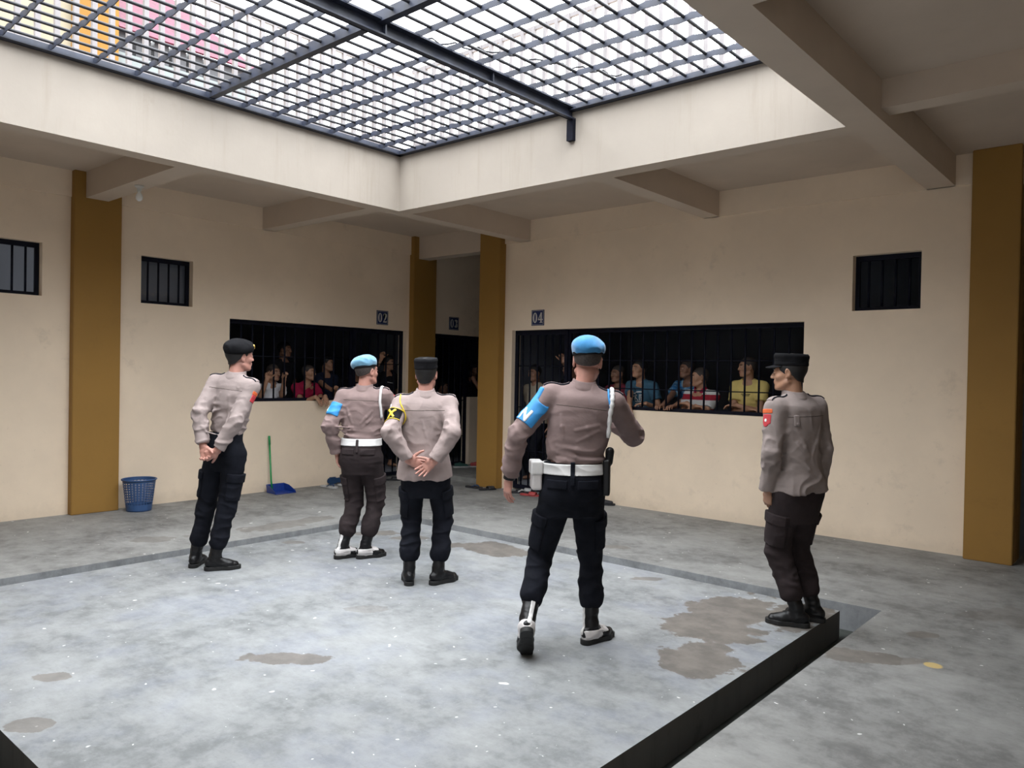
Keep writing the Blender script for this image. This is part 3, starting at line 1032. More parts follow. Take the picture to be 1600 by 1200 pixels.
class Person:
    """one figure: joints in local metres, x to its right, y forward, z up, origin on the ground between the feet"""
    def __init__(self, label, loc, heading, k=1.0, group=None, **s):
        self.k = k
        self.s = s
        self.root = None
        self.label, self.loc, self.heading, self.group = label, loc, heading, group
        self.kids = []
        g = s.get
        self.P = vec(*g('pelvis', (0, 0, 0.95))) * 1.0
        self.T = vec(*g('neck', (0, 0.0, 1.47)))
        yaw = g('chest_yaw', 0.0)
        self.R = rotz(math.radians(yaw)) @ vec(1, 0, 0)
        self.R = unit(self.R - vec(0, 0, 1) * 0 + vec(0, 0, 1) * math.tan(math.radians(g('roll', 0.0))))
        self.A = unit(self.T - self.P)
        self.R = unit(self.R - self.A * (self.R @ self.A))
        self.Fw = np.cross(self.A, self.R)
        sw = g('shoulder', 0.185)
        self.S = {-1: self.T - self.A * g('sdrop', 0.072) - self.R * sw - self.Fw * 0.01, 1: self.T - self.A * g('sdrop', 0.072) + self.R * sw - self.Fw * 0.01}
        for sd, key in ((-1, 'shL'), (1, 'shR')):
            if g(key) is not None:
                self.S[sd] = self.S[sd] + vec(*g(key))
        pr = rotz(math.radians(g('hip_yaw', yaw))) @ vec(1, 0, 0)
        self.PR = pr
        self.HJ = {sd: self.P + pr * (0.088 * sd) - vec(0, 0, 0.05) for sd in (-1, 1)}
        self.AN, self.KN, self.FT = {}, {}, {}
        for sd, key in ((-1, 'footL'), (1, 'footR')):
            x, y, z, fy, fp = g(key, (0.09 * sd, 0, 0, 0, 0))
            D = rotz(math.radians(fy)) @ vec(0, 1, 0)
            Rr = rotz(math.radians(fy)) @ vec(1, 0, 0)
            Dp = unit(D * math.cos(math.radians(fp)) + vec(0, 0, 1) * math.sin(math.radians(fp)))
            Up = np.cross(Rr, Dp)
            self.FT[sd] = (Dp, Rr, Up)
            self.AN[sd] = vec(x, y, z) + vec(0, 0, 0.0) + Up * 0.09
            kh = g('kneeL' if sd < 0 else 'kneeR', None)
            hint = vec(*kh) if kh is not None else unit(D * 0.7 + np.cross(vec(0, 0, 1), pr) * 0.6)
            self.KN[sd] = two_bone(self.HJ[sd], self.AN[sd], 0.425 * k, 0.405 * k, hint)
        self.W, self.E, self.HD = {}, {}, {}
        for sd, key in ((-1, 'handL'), (1, 'handR')):
            h = g(key)
            if h is None:
                h = dict(w=self.P + self.R * (0.26 * sd) + vec(0, 0.02, -0.10), d=(0.05 * sd, 0.1, -1), n=(-sd, 0.2, 0), hint=(0.3 * sd, -1, 0), curl=(18, 25, 20))
            self.W[sd] = vec(*h['w'])
            self.E[sd] = two_bone(self.S[sd], self.W[sd], g('upper', 0.295) * k, g('fore', 0.255) * k, h.get('hint', (0.3 * sd, -1, 0)))
            self.HD[sd] = h
        yw, pt, tl = g('head', (0, 0, 0))
        # pitch > 0 looks up
        self.HR = rotz(math.radians(yw + yaw)) @ rotx(math.radians(pt)) @ roty(math.radians(tl))
        off = g('head_off', (0, 0.015, 0.145))
        self.H = self.T + vec(*off)
        self.hs = g('head_scale', 1.0)

    def hp(self, x, y, z):
        """head-frame point to local"""
        return self.H + self.HR @ (vec(x, y, z) * self.hs)

    # ---- skin
    def head_prims(self, F, fine=True):
        hp, HR, s = self.hp, self.HR, self.hs
        E = lambda c, r, k, op='u', R=None: F.add(p_ell(hp(*c), tuple(v * s for v in r), HR if R is None else HR @ R), k * s, op)
        C = lambda a, b, ra, rb, k, op='u': F.add(p_cone(hp(*a), hp(*b), ra * s, rb * s), k * s, op)
        w = self.s.get('face_w', 1.0)
        E((0, -0.014, 0.038), (0.0745, 0.094, 0.082), 0)
        E((0, 0.028, -0.015), (0.064 * w, 0.066, 0.088), 0.03)
        E((0, 0.038, -0.072), (0.046 * w, 0.050, 0.036), 0.03)
        E((0, 0.078, -0.094), (0.019, 0.016, 0.014), 0.02)
        for q in (-1, 1):
            E((q * 0.044, 0.058, -0.022), (0.021, 0.022, 0.018), 0.02)           # cheekbone
            C((q * 0.058 * w, 0.0, -0.055), (q * 0.036 * w, 0.06, -0.09), 0.014, 0.014, 0.02)   # jaw line
        C((-0.034, 0.080, 0.030), (0.034, 0.080, 0.030), 0.012, 0.012, 0.018)    # brow ridge
        for q in (-1, 1):
            E((q * 0.032, 0.097, 0.010), (0.017, 0.015, 0.011), 0.012, 's')      # eye sockets
            E((q * 0.031, 0.0815, 0.009), (0.0155, 0.0125, 0.0105), 0.006)       # lids
        C((0, 0.088, 0.022), (0, 0.110, -0.022), 0.0075, 0.0115, 0.012)          # nose
        for q in (-1, 1):
            E((q * 0.0125, 0.098, -0.026), (0.009, 0.011, 0.008), 0.008)
        C((-0.016, 0.089, -0.050), (0.016, 0.089, -0.050), 0.0075, 0.0075, 0.008)   # upper lip
        C((-0.013, 0.087, -0.062), (0.013, 0.087, -0.062), 0.0085, 0.0085, 0.008)   # lower lip
        E((0, 0.103, -0.056), (0.020, 0.012, 0.0022), 0.003, 's')                # mouth line
        for q in (-1, 1):                                                        # ears
            R = rotz(q * math.radians(-18)) @ rotx(math.radians(-12))
            E((q * 0.0775, -0.006, 0.002), (0.0085, 0.019, 0.032), 0.006, R=R)
            E((q * 0.0865, -0.002, 0.005), (0.0055, 0.011, 0.019), 0.004, 's', R=R)
            E((q * 0.0765, 0.002, -0.025), (0.007, 0.009, 0.011), 0.006)

    def hand_prims(self, F, sd):
        h = self.HD[sd]
        D = unit(h['d'])
        Nn = np.asarray(h['n'], float)
        Nn = unit(Nn - D * (Nn @ D))
        Th = np.cross(D, Nn) * sd
        W = self.W[sd]
        q = h.get('size', 1.0)
        pt = lambda a, b, c: W + (D * a + Th * b + Nn * c) * q
        F.add(p_econe(pt(-0.005, 0, 0), pt(0.04, 0.002, 0), (0.027 * q, 0.019 * q), (0.036 * q, 0.016 * q), Th), 0.015)
        F.add(p_econe(pt(0.04, 0.002, 0), pt(0.082, 0, -0.002), (0.037 * q, 0.0165 * q), (0.040 * q, 0.0135 * q), Th), 0.01)
        F.add(p_ell(pt(0.035, 0.026, 0.010), (0.016 * q, 0.016 * q, 0.022 * q)), 0.015)
        curl = h.get('curl', (20, 30, 20))
        spread = h.get('spread', 4)
        for i, (off, ln, base) in enumerate(((0.031, 0.068, 0.088), (0.0105, 0.077, 0.094), (-0.0105, 0.071, 0.091), (-0.030, 0.055, 0.083))):
            p = pt(base, off, -0.001)
            a = math.radians(spread * (1.5 - i))
            Df = unit(D * math.cos(a) + Th * math.sin(a))
            ang = 0.0
            extra = h.get('extra', (0, 0, 0, 0))[i]
            for j, fr in enumerate((0.46, 0.30, 0.24)):
                ang += math.radians(curl[j] + extra)
                e = p + (Df * math.cos(ang) + Nn * math.sin(ang)) * ln * fr * q
                r = (0.0092, 0.0084, 0.0074, 0.0064)
                f = 1.0 if i < 3 else 0.88
                F.add(p_cone(p, e, r[j] * f * q, r[j + 1] * f * q), 0.004 if j == 0 else 0.002)
                p = e
        tb = h.get('thumb', (0.75, 0.55, 0.35))
        d = unit(D * tb[0] + Th * tb[1] + Nn * tb[2])
        p = pt(0.022, 0.026, 0.008)
        for j, (ln, r0, r1) in enumerate(((0.040, 0.0135, 0.0115), (0.032, 0.0108, 0.0098), (0.026, 0.0096, 0.0078))):
            e = p + d * ln * q
            F.add(p_cone(p, e, r0 * q, r1 * q), 0.005 if j == 0 else 0.002)
            p = e
            d = unit(d + D * 0.25 + Nn * 0.12)

    def skin_field(self, bare_feet=False):
        F = Field()
        k = self.k
        a = self.P - self.A * 0.14
        g = self.s.get
        wr, cr = g('waist', (0.14, 0.10)), g('chest', (0.165, 0.11))
        t = 0.022
        L = np.linalg.norm(self.T - self.P)
        rows = [(-0.12, wr[0] - t, wr[1] - t, 0), (0.02, wr[0] - t, wr[1] - t, 0), (0.10, wr[0] - t - 0.006, wr[1] - t, 0.006),
                (L - 0.22, cr[0] - t, cr[1] - t, 0.0), (L - 0.08, cr[0] - t - 0.02, cr[1] - t - 0.02, -0.006), (L - 0.01, 0.07, 0.06, -0.004)]
        F.add(p_loft(self.P, self.T, rows, self.R))
        hb = self.hp(0, -0.016, -0.055)
        F.add(p_cone(self.T - self.A * 0.03, hb, 0.057 * g('neck_w', 1.0), 0.053 * g('neck_w', 1.0)), 0.03)
        for sd in (-1, 1):
            F.add(p_cone(self.T - self.A * 0.06 + self.R * 0.05 * sd, self.S[sd] - self.A * 0.005, 0.050, 0.045), 0.05)
            F.add(p_cone(self.S[sd], self.E[sd], 0.046, 0.037), 0.03)
            F.add(p_cone(self.E[sd], self.W[sd], 0.038, 0.026), 0.012)
            self.hand_prims(F, sd)
            F.add(p_cone(self.HJ[sd], self.KN[sd], 0.070, 0.048), 0.03)
            F.add(p_cone(self.KN[sd], self.AN[sd], 0.049, 0.036), 0.02)
            D, Rr, Up = self.FT[sd]
            an = self.AN[sd]
            F.add(p_cone(an - Up * 0.055 - D * 0.03, an - Up * 0.06 + D * 0.12, 0.028, 0.024), 0.03)
        self.head_prims(F)
        return F

    def build_body(self, vox, m):
        F = self.skin_field()
        self.skinF = F
        lo, hi = F.bounds()
        phi, o = F.grid(lo - 0.02, hi + 0.02, vox, 0.02)
        body = link('person', vdb_mesh('person', phi, o, vox), None, m)
        body.location = self.loc
        body.rotation_euler = (0, 0, math.radians(self.heading))
        tag(body, self.label, 'person', self.group)
        self.root = body
        return body

    def face(self, vox=0.003, eyes=True):
        hp, HR, s = self.hp, self.HR, self.hs
        F = Field()
        self.head_prims(F)
        for q in (-1, 1):
            r = reg(p_econe(hp(q * 0.014, 0.095, 0.030), hp(q * 0.047, 0.085, 0.032), (0.0055, 0.012), (0.004, 0.012), HR @ vec(0, 0, 1)))
            decal_obj('eyebrow', F, 0.0022, r, vox, M['brow'], self.root, -0.004)
        r = reg(p_ell(hp(0, 0.098, -0.0555), (0.0225 * s, 0.02, 0.0095 * s), HR))
        decal_obj('lips', F, 0.0012, r, vox, M['lip'], self.root, -0.004)
        if eyes:
            for q in (-1, 1):
                me = bpy.data.meshes.new('eye')
                bm_ = bmesh.new()
                bmesh.ops.create_uvsphere(bm_, u_segments=16, v_segments=10, radius=1)
                bmesh.ops.rotate(bm_, verts=bm_.verts, cent=(0, 0, 0), matrix=Matrix.Rotation(-math.pi / 2, 3, 'X'))
                for f in bm_.faces:
                    c = f.calc_center_median()
                    f.material_index = 1 if c.y > 0.80 else 0
                for v in bm_.verts:
                    p = hp(q * 0.031 + v.co.x * 0.0128, 0.0835 + v.co.y * 0.0122, 0.0085 + v.co.z * 0.0072)
                    v.co = Vector(p)
                bm_.to_mesh(me); bm_.free()
                link('eye', me, self.root, (M['eye'], M['iris']), True)

    def hair(self, m, thick=0.007, line=((0.10, 0.070), (0.055, 0.058), (0.03, 0.012), (-0.02, 0.004), (-0.06, -0.035), (-0.12, -0.062)), vox=0.004, amp=0.0):
        """close-cropped hair: the skull's surface grown by a few millimetres above a hairline given as (y, z) in the head frame"""
        hp, HR, s = self.hp, self.HR, self.hs
        F = Field()
        F.add(p_ell(hp(0, -0.014, 0.038), tuple(v * s for v in (0.0745 + thick, 0.094 + thick, 0.082 + thick * 1.4)), HR))
        F.add(p_cone(hp(0, -0.02, 0.0), hp(0, -0.03, -0.05), 0.066 * s, 0.058 * s), 0.02)
        ys = np.array([p[0] for p in line][::-1]); zs = np.array([p[1] for p in line][::-1])
        H_, R = self.H, HR
        def above(X, Y, Z):
            x, y, z = X - H_[0], Y - H_[1], Z - H_[2]
            v = (x * R[0, 1] + y * R[1, 1] + z * R[2, 1]) / s
            w = (x * R[0, 2] + y * R[1, 2] + z * R[2, 2]) / s
            return (np.interp(v, ys, zs) - w) * s * 0.8
        F.ops.append(('i', (above, None, None), 0))
        if amp:
            F.disp.append(folds(amp, (60, 60, 60), 2.0))
        return field_obj('hair', F, vox, m, self.root)

    # ---- clothes
    def shirt_field(self, hem, fit=0.0, sleeve=1.0, cuff=True, seed=1.0, fold=0.0035, tuck=False, short=None, loose=0.0, ridges=None):
        F = Field()
        g = self.s.get
        wr, cr = g('waist', (0.14, 0.10)), g('chest', (0.165, 0.11))
        hr = g('hip', (wr[0] + 0.006, wr[1] + 0.008))
        L = np.linalg.norm(self.T - self.P)
        rows = [(-0.30, hr[0] + loose * 1.2, hr[1] + loose * 1.1, -0.004), (-0.14, hr[0] + loose, hr[1] + loose, -0.004), (-0.02, hr[0] + loose * 0.8, hr[1] + loose * 0.5, 0.0),
                (0.09, wr[0] + loose * 0.4, wr[1] + loose * 0.3, 0.006), (L - 0.34, (wr[0] + cr[0]) / 2 + 0.004, (wr[1] + cr[1]) / 2, 0.006), (L - 0.22, cr[0], cr[1], 0.0),
                (L - 0.13, cr[0] - 0.002, cr[1] - 0.008, -0.006), (L - 0.06, cr[0] - 0.03, cr[1] - 0.028, -0.008), (L - 0.015, 0.085, 0.066, -0.006), (L + 0.012, 0.066, 0.060, 0.002)]
        if not tuck and loose:
            rows = [(r[0], r[1] + (0.028 if r[0] < -0.1 else 0.024 if r[0] < 0 else 0.008 if r[0] < 0.1 else 0), r[2], r[3]) for r in rows]
        s0 = (hem - self.P[2]) / max(0.3, self.A[2])
        ra = np.array(rows)
        rows = [(s0,) + tuple(float(np.interp(s0, ra[:, 0], ra[:, i])) for i in (1, 2, 3))] + [r for r in rows if r[0] > s0 + 0.02]
        F.add(p_loft(self.P, self.T, rows, self.R))
        if not tuck and loose:
            PF = np.cross(vec(0, 0, 1), self.PR)
            for sd in (-1, 1):
                f0, l0, h0 = p_ell(self.P + self.PR * 0.07 * sd - PF * 0.052 - vec(0, 0, 0.06), (0.098, 0.094, 0.125))
                F.add(((lambda X, Y, Z, f0=f0: np.maximum(f0(X, Y, Z), hem - Z + 0 * X)), l0, h0), 0.03)
        for sd in (-1, 1):
            F.add(p_cone(self.T - self.A * 0.040 + self.R * 0.055 * sd - self.Fw * 0.005, self.S[sd] - self.A * 0.004, 0.048, 0.056 + fit), 0.05)
            if short is None:
                F.add(p_cone(self.S[sd], self.E[sd], 0.0625 + fit, 0.059 + fit), 0.03)
                c1 = lerp(self.E[sd], self.W[sd], sleeve)
                F.add(p_conef(self.E[sd], c1, 0.0595 + fit, 0.049 + fit), 0.012)
                if cuff:
                    F.add(p_conef(lerp(self.E[sd], self.W[sd], sleeve - 0.26), c1, 0.0515 + fit, 0.0505 + fit), 0.004)
            else:
                F.add(p_conef(self.S[sd], lerp(self.S[sd], self.E[sd], short), 0.061 + fit, 0.064 + fit), 0.03)
        if ridges:
            add = []
            for (x0, s0_, x1, s1_, r_) in ridges:            # drapes down the back
                a0 = F.snap(self.T + self.R * x0 - self.A * s0_ - self.Fw * 0.2, -0.004, 14)
                a1 = F.snap(self.T + self.R * x1 - self.A * s1_ - self.Fw * 0.2, -0.004, 14)
                am = F.snap((a0 + a1) / 2, -0.002)
                add += [(a0, am, r_ * 0.5, r_), (am, a1, r_, r_ * 0.4)]
            for sd in (-1, 1):                                # pulls round the elbow and armpit
                S_, E_, W_ = self.S[sd], self.E[sd], self.W[sd]
                inn = unit((S_ + W_) / 2 - E_ + 1e-6)
                axis = unit(np.cross(W_ - E_, S_ - E_) + 1e-6)
                for (t0, q0, t1, q1) in ((-0.06, 0.6, -0.46, -1.0), (-0.02, 0.9, -0.26, -1.1), (0.04, 0.8, 0.32, -1.0), (0.08, 1.0, 0.55, -0.9), (-0.75, -0.4, -0.45, 1.0), (0.30, 0.9, 0.72, -0.8)):
                    def on(t, q):
                        c = lerp(E_, S_, -t) if t < 0 else lerp(E_, W_, t)
                        return F.snap(c + unit(inn * (0.35 - abs(q) * 0.2) + axis * q) * 0.09, -0.004)
                    a0, a1 = on(t0, q0), on(t1, q1)
                    am = F.snap((a0 + a1) / 2 + inn * 0.05, -0.002)
                    add += [(a0, am, 0.004, 0.0075), (am, a1, 0.0075, 0.003)]
            for a0, a1, r0_, r1_ in add:
                F.add(p_cone(a0, a1, r0_, r1_), 0.016)
        # neckline
        F.add(p_cone(self.T - self.A * 0.01 + self.Fw * 0.012, self.T + self.A * 0.10 + self.Fw * 0.02, 0.056, 0.060), 0.004, 's')
        if fold:
            zb = self.P[2] + 0.07
            waistw = (lambda x, y, z: np.clip(1.25 - np.abs(z - zb) * 4.2, 0.25, 1.15)) if tuck else (lambda x, y, z: np.clip(1.1 - (z - zb) * 1.2, 0.4, 1.0))
            F.disp.append(folds(fold, (4, 5, 17) if tuck else (8, 8, 6), seed, waistw))
            arms = [(self.S[q], self.E[q], self.W[q]) for q in (-1, 1)]
            def armw(x, y, z):
                w = np.zeros_like(x)
                for S_, E_, W_ in arms:
                    dd = np.sqrt((x - E_[0]) ** 2 + (y - E_[1]) ** 2 + (z - E_[2]) ** 2)
                    w = np.maximum(w, np.clip(1.3 - dd * 5.5, 0, 1))
                return w
            F.disp.append(folds(0.0062, (14, 14, 17), seed + 4, armw))
        self.shirtF = F
        return F

    def trouser_field(self, waist_z=1.03, bottom=0.17, seed=1.0, thigh=0.093, knee=0.072, shin=0.068, blouse=True, fold=0.0048, slim=0.0):
        F = Field()
        g = self.s.get
        wr = g('waist', (0.14, 0.10))
        hr = g('hip', (wr[0] + 0.006, wr[1] + 0.008))
        top = self.P + vec(0, 0, waist_z - self.P[2])
        rows = [(-0.26, hr[0] - 0.03, hr[1] - 0.02, 0), (-0.16, hr[0] + 0.002, hr[1] + 0.004, -0.004), (-0.05, hr[0] + 0.004, hr[1] + 0.006, -0.010), (0.02, wr[0] + 0.006, wr[1] + 0.004, -0.004), (0.05, wr[0] + 0.005, wr[1] + 0.004, 0.0)]
        sh = waist_z - self.P[2]
        rows = [(r[0] + sh - 0.05, r[1] - slim, r[2] - slim, r[3] * (1 if not slim else 0.3)) for r in rows]
        rows[0] = (min(rows[0][0], -0.20), rows[0][1], rows[0][2], 0)
        F.add(p_loft(self.P, self.P + vec(0, 0, 0.3), rows, self.PR, 2.2))
        PF = np.cross(vec(0, 0, 1), self.PR)
        for sd in (-1, 1):
            F.add(p_ell(self.P + self.PR * 0.075 * sd - PF * 0.055 - vec(0, 0, 0.07), (0.078, 0.07 - slim, 0.095)), 0.03)
            H_, K_, A_ = self.HJ[sd], self.KN[sd], self.AN[sd]
            F.add(p_cone(H_ - vec(0, 0, 0.02), K_, thigh, knee), 0.025)
            e = unit(A_ - K_)
            L = np.linalg.norm(A_ - K_)
            c = A_ - e * max(0.02, bottom - 0.09)
            if blouse:
                F.add(p_cone(K_, c - e * 0.06, knee, shin), 0.02)
                F.add(p_cone(c - e * 0.09, c - e * 0.025, shin + 0.002, shin + 0.004), 0.02)
                F.add(p_conef(c - e * 0.02, c + e * 0.02, shin - 0.012, shin - 0.022), 0.01)
            else:
                F.add(p_conef(K_, c, knee, shin), 0.02)
        zk = self.KN[1][2]
        w = lambda x, y, z: np.clip(0.45 + 0.9 * np.exp(-((z - zk + 0.06) / 0.11) ** 2) + 0.9 * np.exp(-((z - bottom - 0.06) / 0.07) ** 2), 0, 1.5)
        if fold:
            F.disp.append(folds(fold, (7, 7, 15), seed, w))
        self.trF = F
        return F

    def boot(self, sd, m, shaft=0.17, sole=True, mat_sole=None, wide=1.0, vox=0.004):
        D, Rr, Up = self.FT[sd]
        an = self.AN[sd]
        pt = lambda a, b, c: an + D * a + Rr * b + Up * c
        F = Field()
        F.add(p_econe(pt(-0.035, 0, -0.035), pt(0.02, 0, -0.02), (0.037 * wide, 0.042), (0.040 * wide, 0.048), Rr))
        F.add(p_econe(pt(0.02, 0, -0.025), pt(0.11, 0.004 * sd, -0.048), (0.041 * wide, 0.046), (0.047 * wide, 0.036), Rr), 0.02)
        F.add(p_econe(pt(0.10, 0.003 * sd, -0.05), pt(0.158, -0.004 * sd, -0.056), (0.047 * wide, 0.034), (0.039 * wide, 0.028), Rr), 0.015)
        e = unit(self.KN[sd] - an)
        F.add(p_cone(pt(-0.005, 0, -0.03), an + e * 0.03, 0.041, 0.044), 0.02)
        F.add(p_cone(an + e * 0.03, an + e * (shaft - 0.03), 0.044, 0.052), 0.015)
        F.cut(an + e * (shaft - 0.03), e)
        F.cut(pt(0, 0, -0.068), -Up)
        F.disp.append(folds(0.002, (22, 22, 40), 3.0 + sd))
        b = field_obj('boot', F, vox, m, self.root)
        self.bootF = getattr(self, 'bootF', {})
        self.bootF[sd] = (F, pt, e, an)
        if sole:
            S_ = Field()
            for (a0, b0, r0, a1, b1, r1) in ((-0.038, 0, 0.038, 0.03, 0, 0.036), (0.03, 0, 0.036, 0.115, 0.004 * sd, 0.048), (0.115, 0.004 * sd, 0.048, 0.165, -0.004 * sd, 0.038)):
                p0, p1 = pt(a0, b0, -0.0745), pt(a1, b1, -0.0745)
                def fl(X, Y, Z, p0=p0, p1=p1, r0=r0 * wide, r1=r1 * wide):
                    x, y, z = X - p0[0], Y - p0[1], Z - p0[2]
                    u = x * D[0] + y * D[1] + z * D[2]
                    v = x * Rr[0] + y * Rr[1] + z * Rr[2]
                    w = x * Up[0] + y * Up[1] + z * Up[2]
                    L = (p1 - p0) @ D
                    o = (p1 - p0) @ Rr
                    h = np.clip(u / L, 0, 1)
                    d2 = np.sqrt((u - L * h) ** 2 + (v - o * h) ** 2) - (r0 + (r1 - r0) * h)
                    q = np.abs(w) - 0.0155
                    return np.maximum(d2, q)
                S_.add((fl, np.minimum(p0, p1) - 0.06, np.maximum(p0, p1) + 0.06), 0.006)
            field_obj('sole', S_, vox, mat_sole or M['sole'], b)
        return b

    def pocket(self, F, parent, m, sd, zc, size=(0.011, 0.080, 0.100), back=-0.01, flap=True):
        """cargo pocket on the outside of the thigh"""
        K_, H_ = self.KN[sd], self.HJ[sd]
        e = unit(H_ - K_)
        t = (zc - K_[2]) / max(1e-6, (H_ - K_)[2])
        c = lerp(K_, H_, t)
        out = unit(self.PR * sd - e * ((self.PR * sd) @ e))
        fw = np.cross(e, out) * (1 if sd > 0 else -1)
        R = np.stack([out, fw, e], 1)
        p = F.snap(c + out * 0.08 + fw * back)
        r = reg(p_box(p, (0.06, size[1], size[2]), R, 0.01))
        pk = decal_obj('cargo_pocket', F, size[0], r, 0.005, m, parent, -0.006)
        if flap and pk is not None:
            r2 = reg(p_box(p + e * (size[2] - 0.018), (0.06, size[1] + 0.008, 0.034), R, 0.006))
            decal_obj('pocket_flap', F, size[0] + 0.008, r2, 0.005, m, pk, -0.002)
        return pk

    def beret(self, m, tilt=(0, 0), flop=0.018, back=0.0, big=1.0, band=M['cap_black'], vox=0.004):
        hp, s = self.hp, self.hs
        R0 = self.HR @ rotx(math.radians(tilt[0])) @ roty(math.radians(tilt[1]))
        c = self.hp(0, -0.012, 0.046)
        P = lambda x, y, z: c + R0 @ (vec(x, y, z) * s)
        F = Field()
        F.add(p_ell(P(0, 0, 0.022), tuple(v * s for v in (0.090, 0.109, 0.078)), R0))
        F.add(p_ell(P(flop, 0.004 + back, 0.040), tuple(v * s for v in (0.097 * big, 0.115 * big, 0.056)), R0 @ roty(math.radians(12 if flop > 0 else -12))), 0.03)
        self.beretF = F
        F.cut(P(0, 0, 0.0), -(R0 @ vec(0, 0, 1)))
        F.disp.append(folds(0.004, (11, 11, 14), 2.5 + flop * 50))
        b = field_obj('beret', F, vox, m, self.root)
        self.beretF = F
        B_ = Field()
        B_.add(p_ell(P(0, 0, 0.004), tuple(v * s for v in (0.0875, 0.1065, 0.2)), R0))
        B_.cut(P(0, 0, 0.012), R0 @ vec(0, 0, 1)).cut(P(0, 0, -0.008), -(R0 @ vec(0, 0, 1)))
        B_.add(p_ell(P(0, 0, 0.004), tuple(v * s for v in (0.080, 0.099, 0.3)), R0), 0, 's')
        field_obj('beret_band', B_, 0.003, band, b)
        self.beretP, self.beretR = P, R0
        return b

    def field_cap(self, m, vox=0.004, h=0.078):
        s = self.hs
        c = self.hp(0, -0.012, 0.050)
        R0 = self.HR @ rotx(math.radians(4))
        P = lambda x, y, z: c + R0 @ (vec(x, y, z) * s)
        F = Field()
        a = R0 @ vec(0, 0, 1)
        F.add(p_loft(P(0, 0, 0), P(0, 0, 0.1), [(0, 0.0855 * s, 0.105 * s, 0), (h * 0.5, 0.087 * s, 0.106 * s, 0), (h * 0.86, 0.089 * s, 0.108 * s, 0.001), (h, 0.083 * s, 0.101 * s, 0.002)], R0 @ vec(1, 0, 0), 2.15))
        F.disp.append(folds(0.0022, (16, 16, 9), 5.5))
        b = field_obj('peaked_cap', F, vox, m, self.root)
        V = Field()
        cy = 0.045
        def visor(X, Y, Z):
            x, y, z = X - c[0], Y - c[1], Z - c[2]
            u = (x * R0[0, 0] + y * R0[1, 0] + z * R0[2, 0]) / s
            v = (x * R0[0, 1] + y * R0[1, 1] + z * R0[2, 1]) / s
            w = (x * R0[0, 2] + y * R0[1, 2] + z * R0[2, 2]) / s
            surf = 0.004 - 4.2 * u * u - (v - 0.09) * 0.32
            d2 = np.sqrt((u / 0.080) ** 2 + (np.maximum(v - cy, 0) / 0.118) ** 2) - 1
            return np.maximum(np.maximum(np.abs(w - surf) - 0.0032, d2 * 0.07), cy - v) * s
        V.add((visor, P(0, 0.1, 0) - 0.16, P(0, 0.1, 0) + 0.16))
        V.add(p_ell(P(0, 0, 0), tuple(v * s for v in (0.080, 0.099, 0.3)), R0), 0, 's')
        field_obj('visor', V, 0.003, m, b)
        Bd = Field()
        Bd.add(p_ell(P(0, 0, 0.01), tuple(v * s for v in (0.0885, 0.108, 0.4)), R0))
        Bd.cut(P(0, 0, 0.022), a).cut(P(0, 0, 0.001), -a)
        Bd.add(p_ell(P(0, 0, 0.01), tuple(v * s for v in (0.080, 0.099, 0.4)), R0), 0, 's')
        field_obj('cap_band', Bd, 0.003, m, b)
        return b

    def collar(self, m, shirt):
        F = Field()
        b0, b1 = self.T - self.A * 0.035 + self.Fw * 0.000, self.T + self.A * 0.044 + self.Fw * 0.022
        F.add(p_econe(b0, b1, (0.092, 0.084), (0.0665, 0.0675), self.R))
        F.cut(b1, self.A - self.Fw * 0.25).cut(b0 - self.A * 0.022, -self.A + self.Fw * 0.35)
        F.add(p_cone(b0 - self.A * 0.03 + self.Fw * 0.004, b1 + self.A * 0.08 + self.Fw * 0.035, 0.0595, 0.0595), 0.003, 's')
        # open at the throat
        F.add(p_box(self.T + self.Fw * 0.085 + self.A * 0.0, (0.016, 0.06, 0.06), np.stack([self.R, self.Fw, self.A], 1)), 0.01, 's')
        return field_obj('collar', F, 0.004, m, shirt)

    def epaulette(self, F, sd, m, parent, edge=None):
        a = self.T - self.A * 0.03 + self.R * 0.075 * sd
        b = self.S[sd] + self.R * 0.035 * sd
        d = unit(b - a)
        up = unit(self.A - d * (self.A @ d))
        fw = np.cross(d, up)
        R = np.stack([d, fw, up], 1)
        mid = (a + b) / 2 + up * 0.055
        r = reg(p_box(mid, (np.linalg.norm(b - a) / 2, 0.025, 0.055), R, 0.004))
        o = decal_obj('epaulette', F, 0.006, r, 0.004, m, parent, -0.004)
        if edge is not None and o is not None:
            for q in (-1, 1):
                r = reg(p_box(mid + fw * 0.024 * q, (np.linalg.norm(b - a) / 2, 0.0035, 0.055), R, 0.002))
                decal_obj('edging', F, 0.0075, r, 0.0032, edge, o, -0.002)
        return o

    def belt(self, F, z, h, m, parent, t=0.007, vox=0.004):
        c = self.P + vec(0, 0, z - self.P[2])
        r = Field()
        r.add(p_box(c, (0.26, 0.22, h / 2), None, 0.001))
        return decal_obj('belt', F, t, r, vox, m, parent, -0.006)

    def yoke(self, F, m, parent, drop=0.115):
        c = self.T - self.A * drop - self.Fw * 0.1
        R = np.stack([self.R, self.Fw, self.A], 1)
        return decal_obj('yoke_seam', F, 0.0012, reg(p_box(c, (0.15, 0.09, 0.0028), R, 0.001)), 0.0028, m, parent, -0.004)

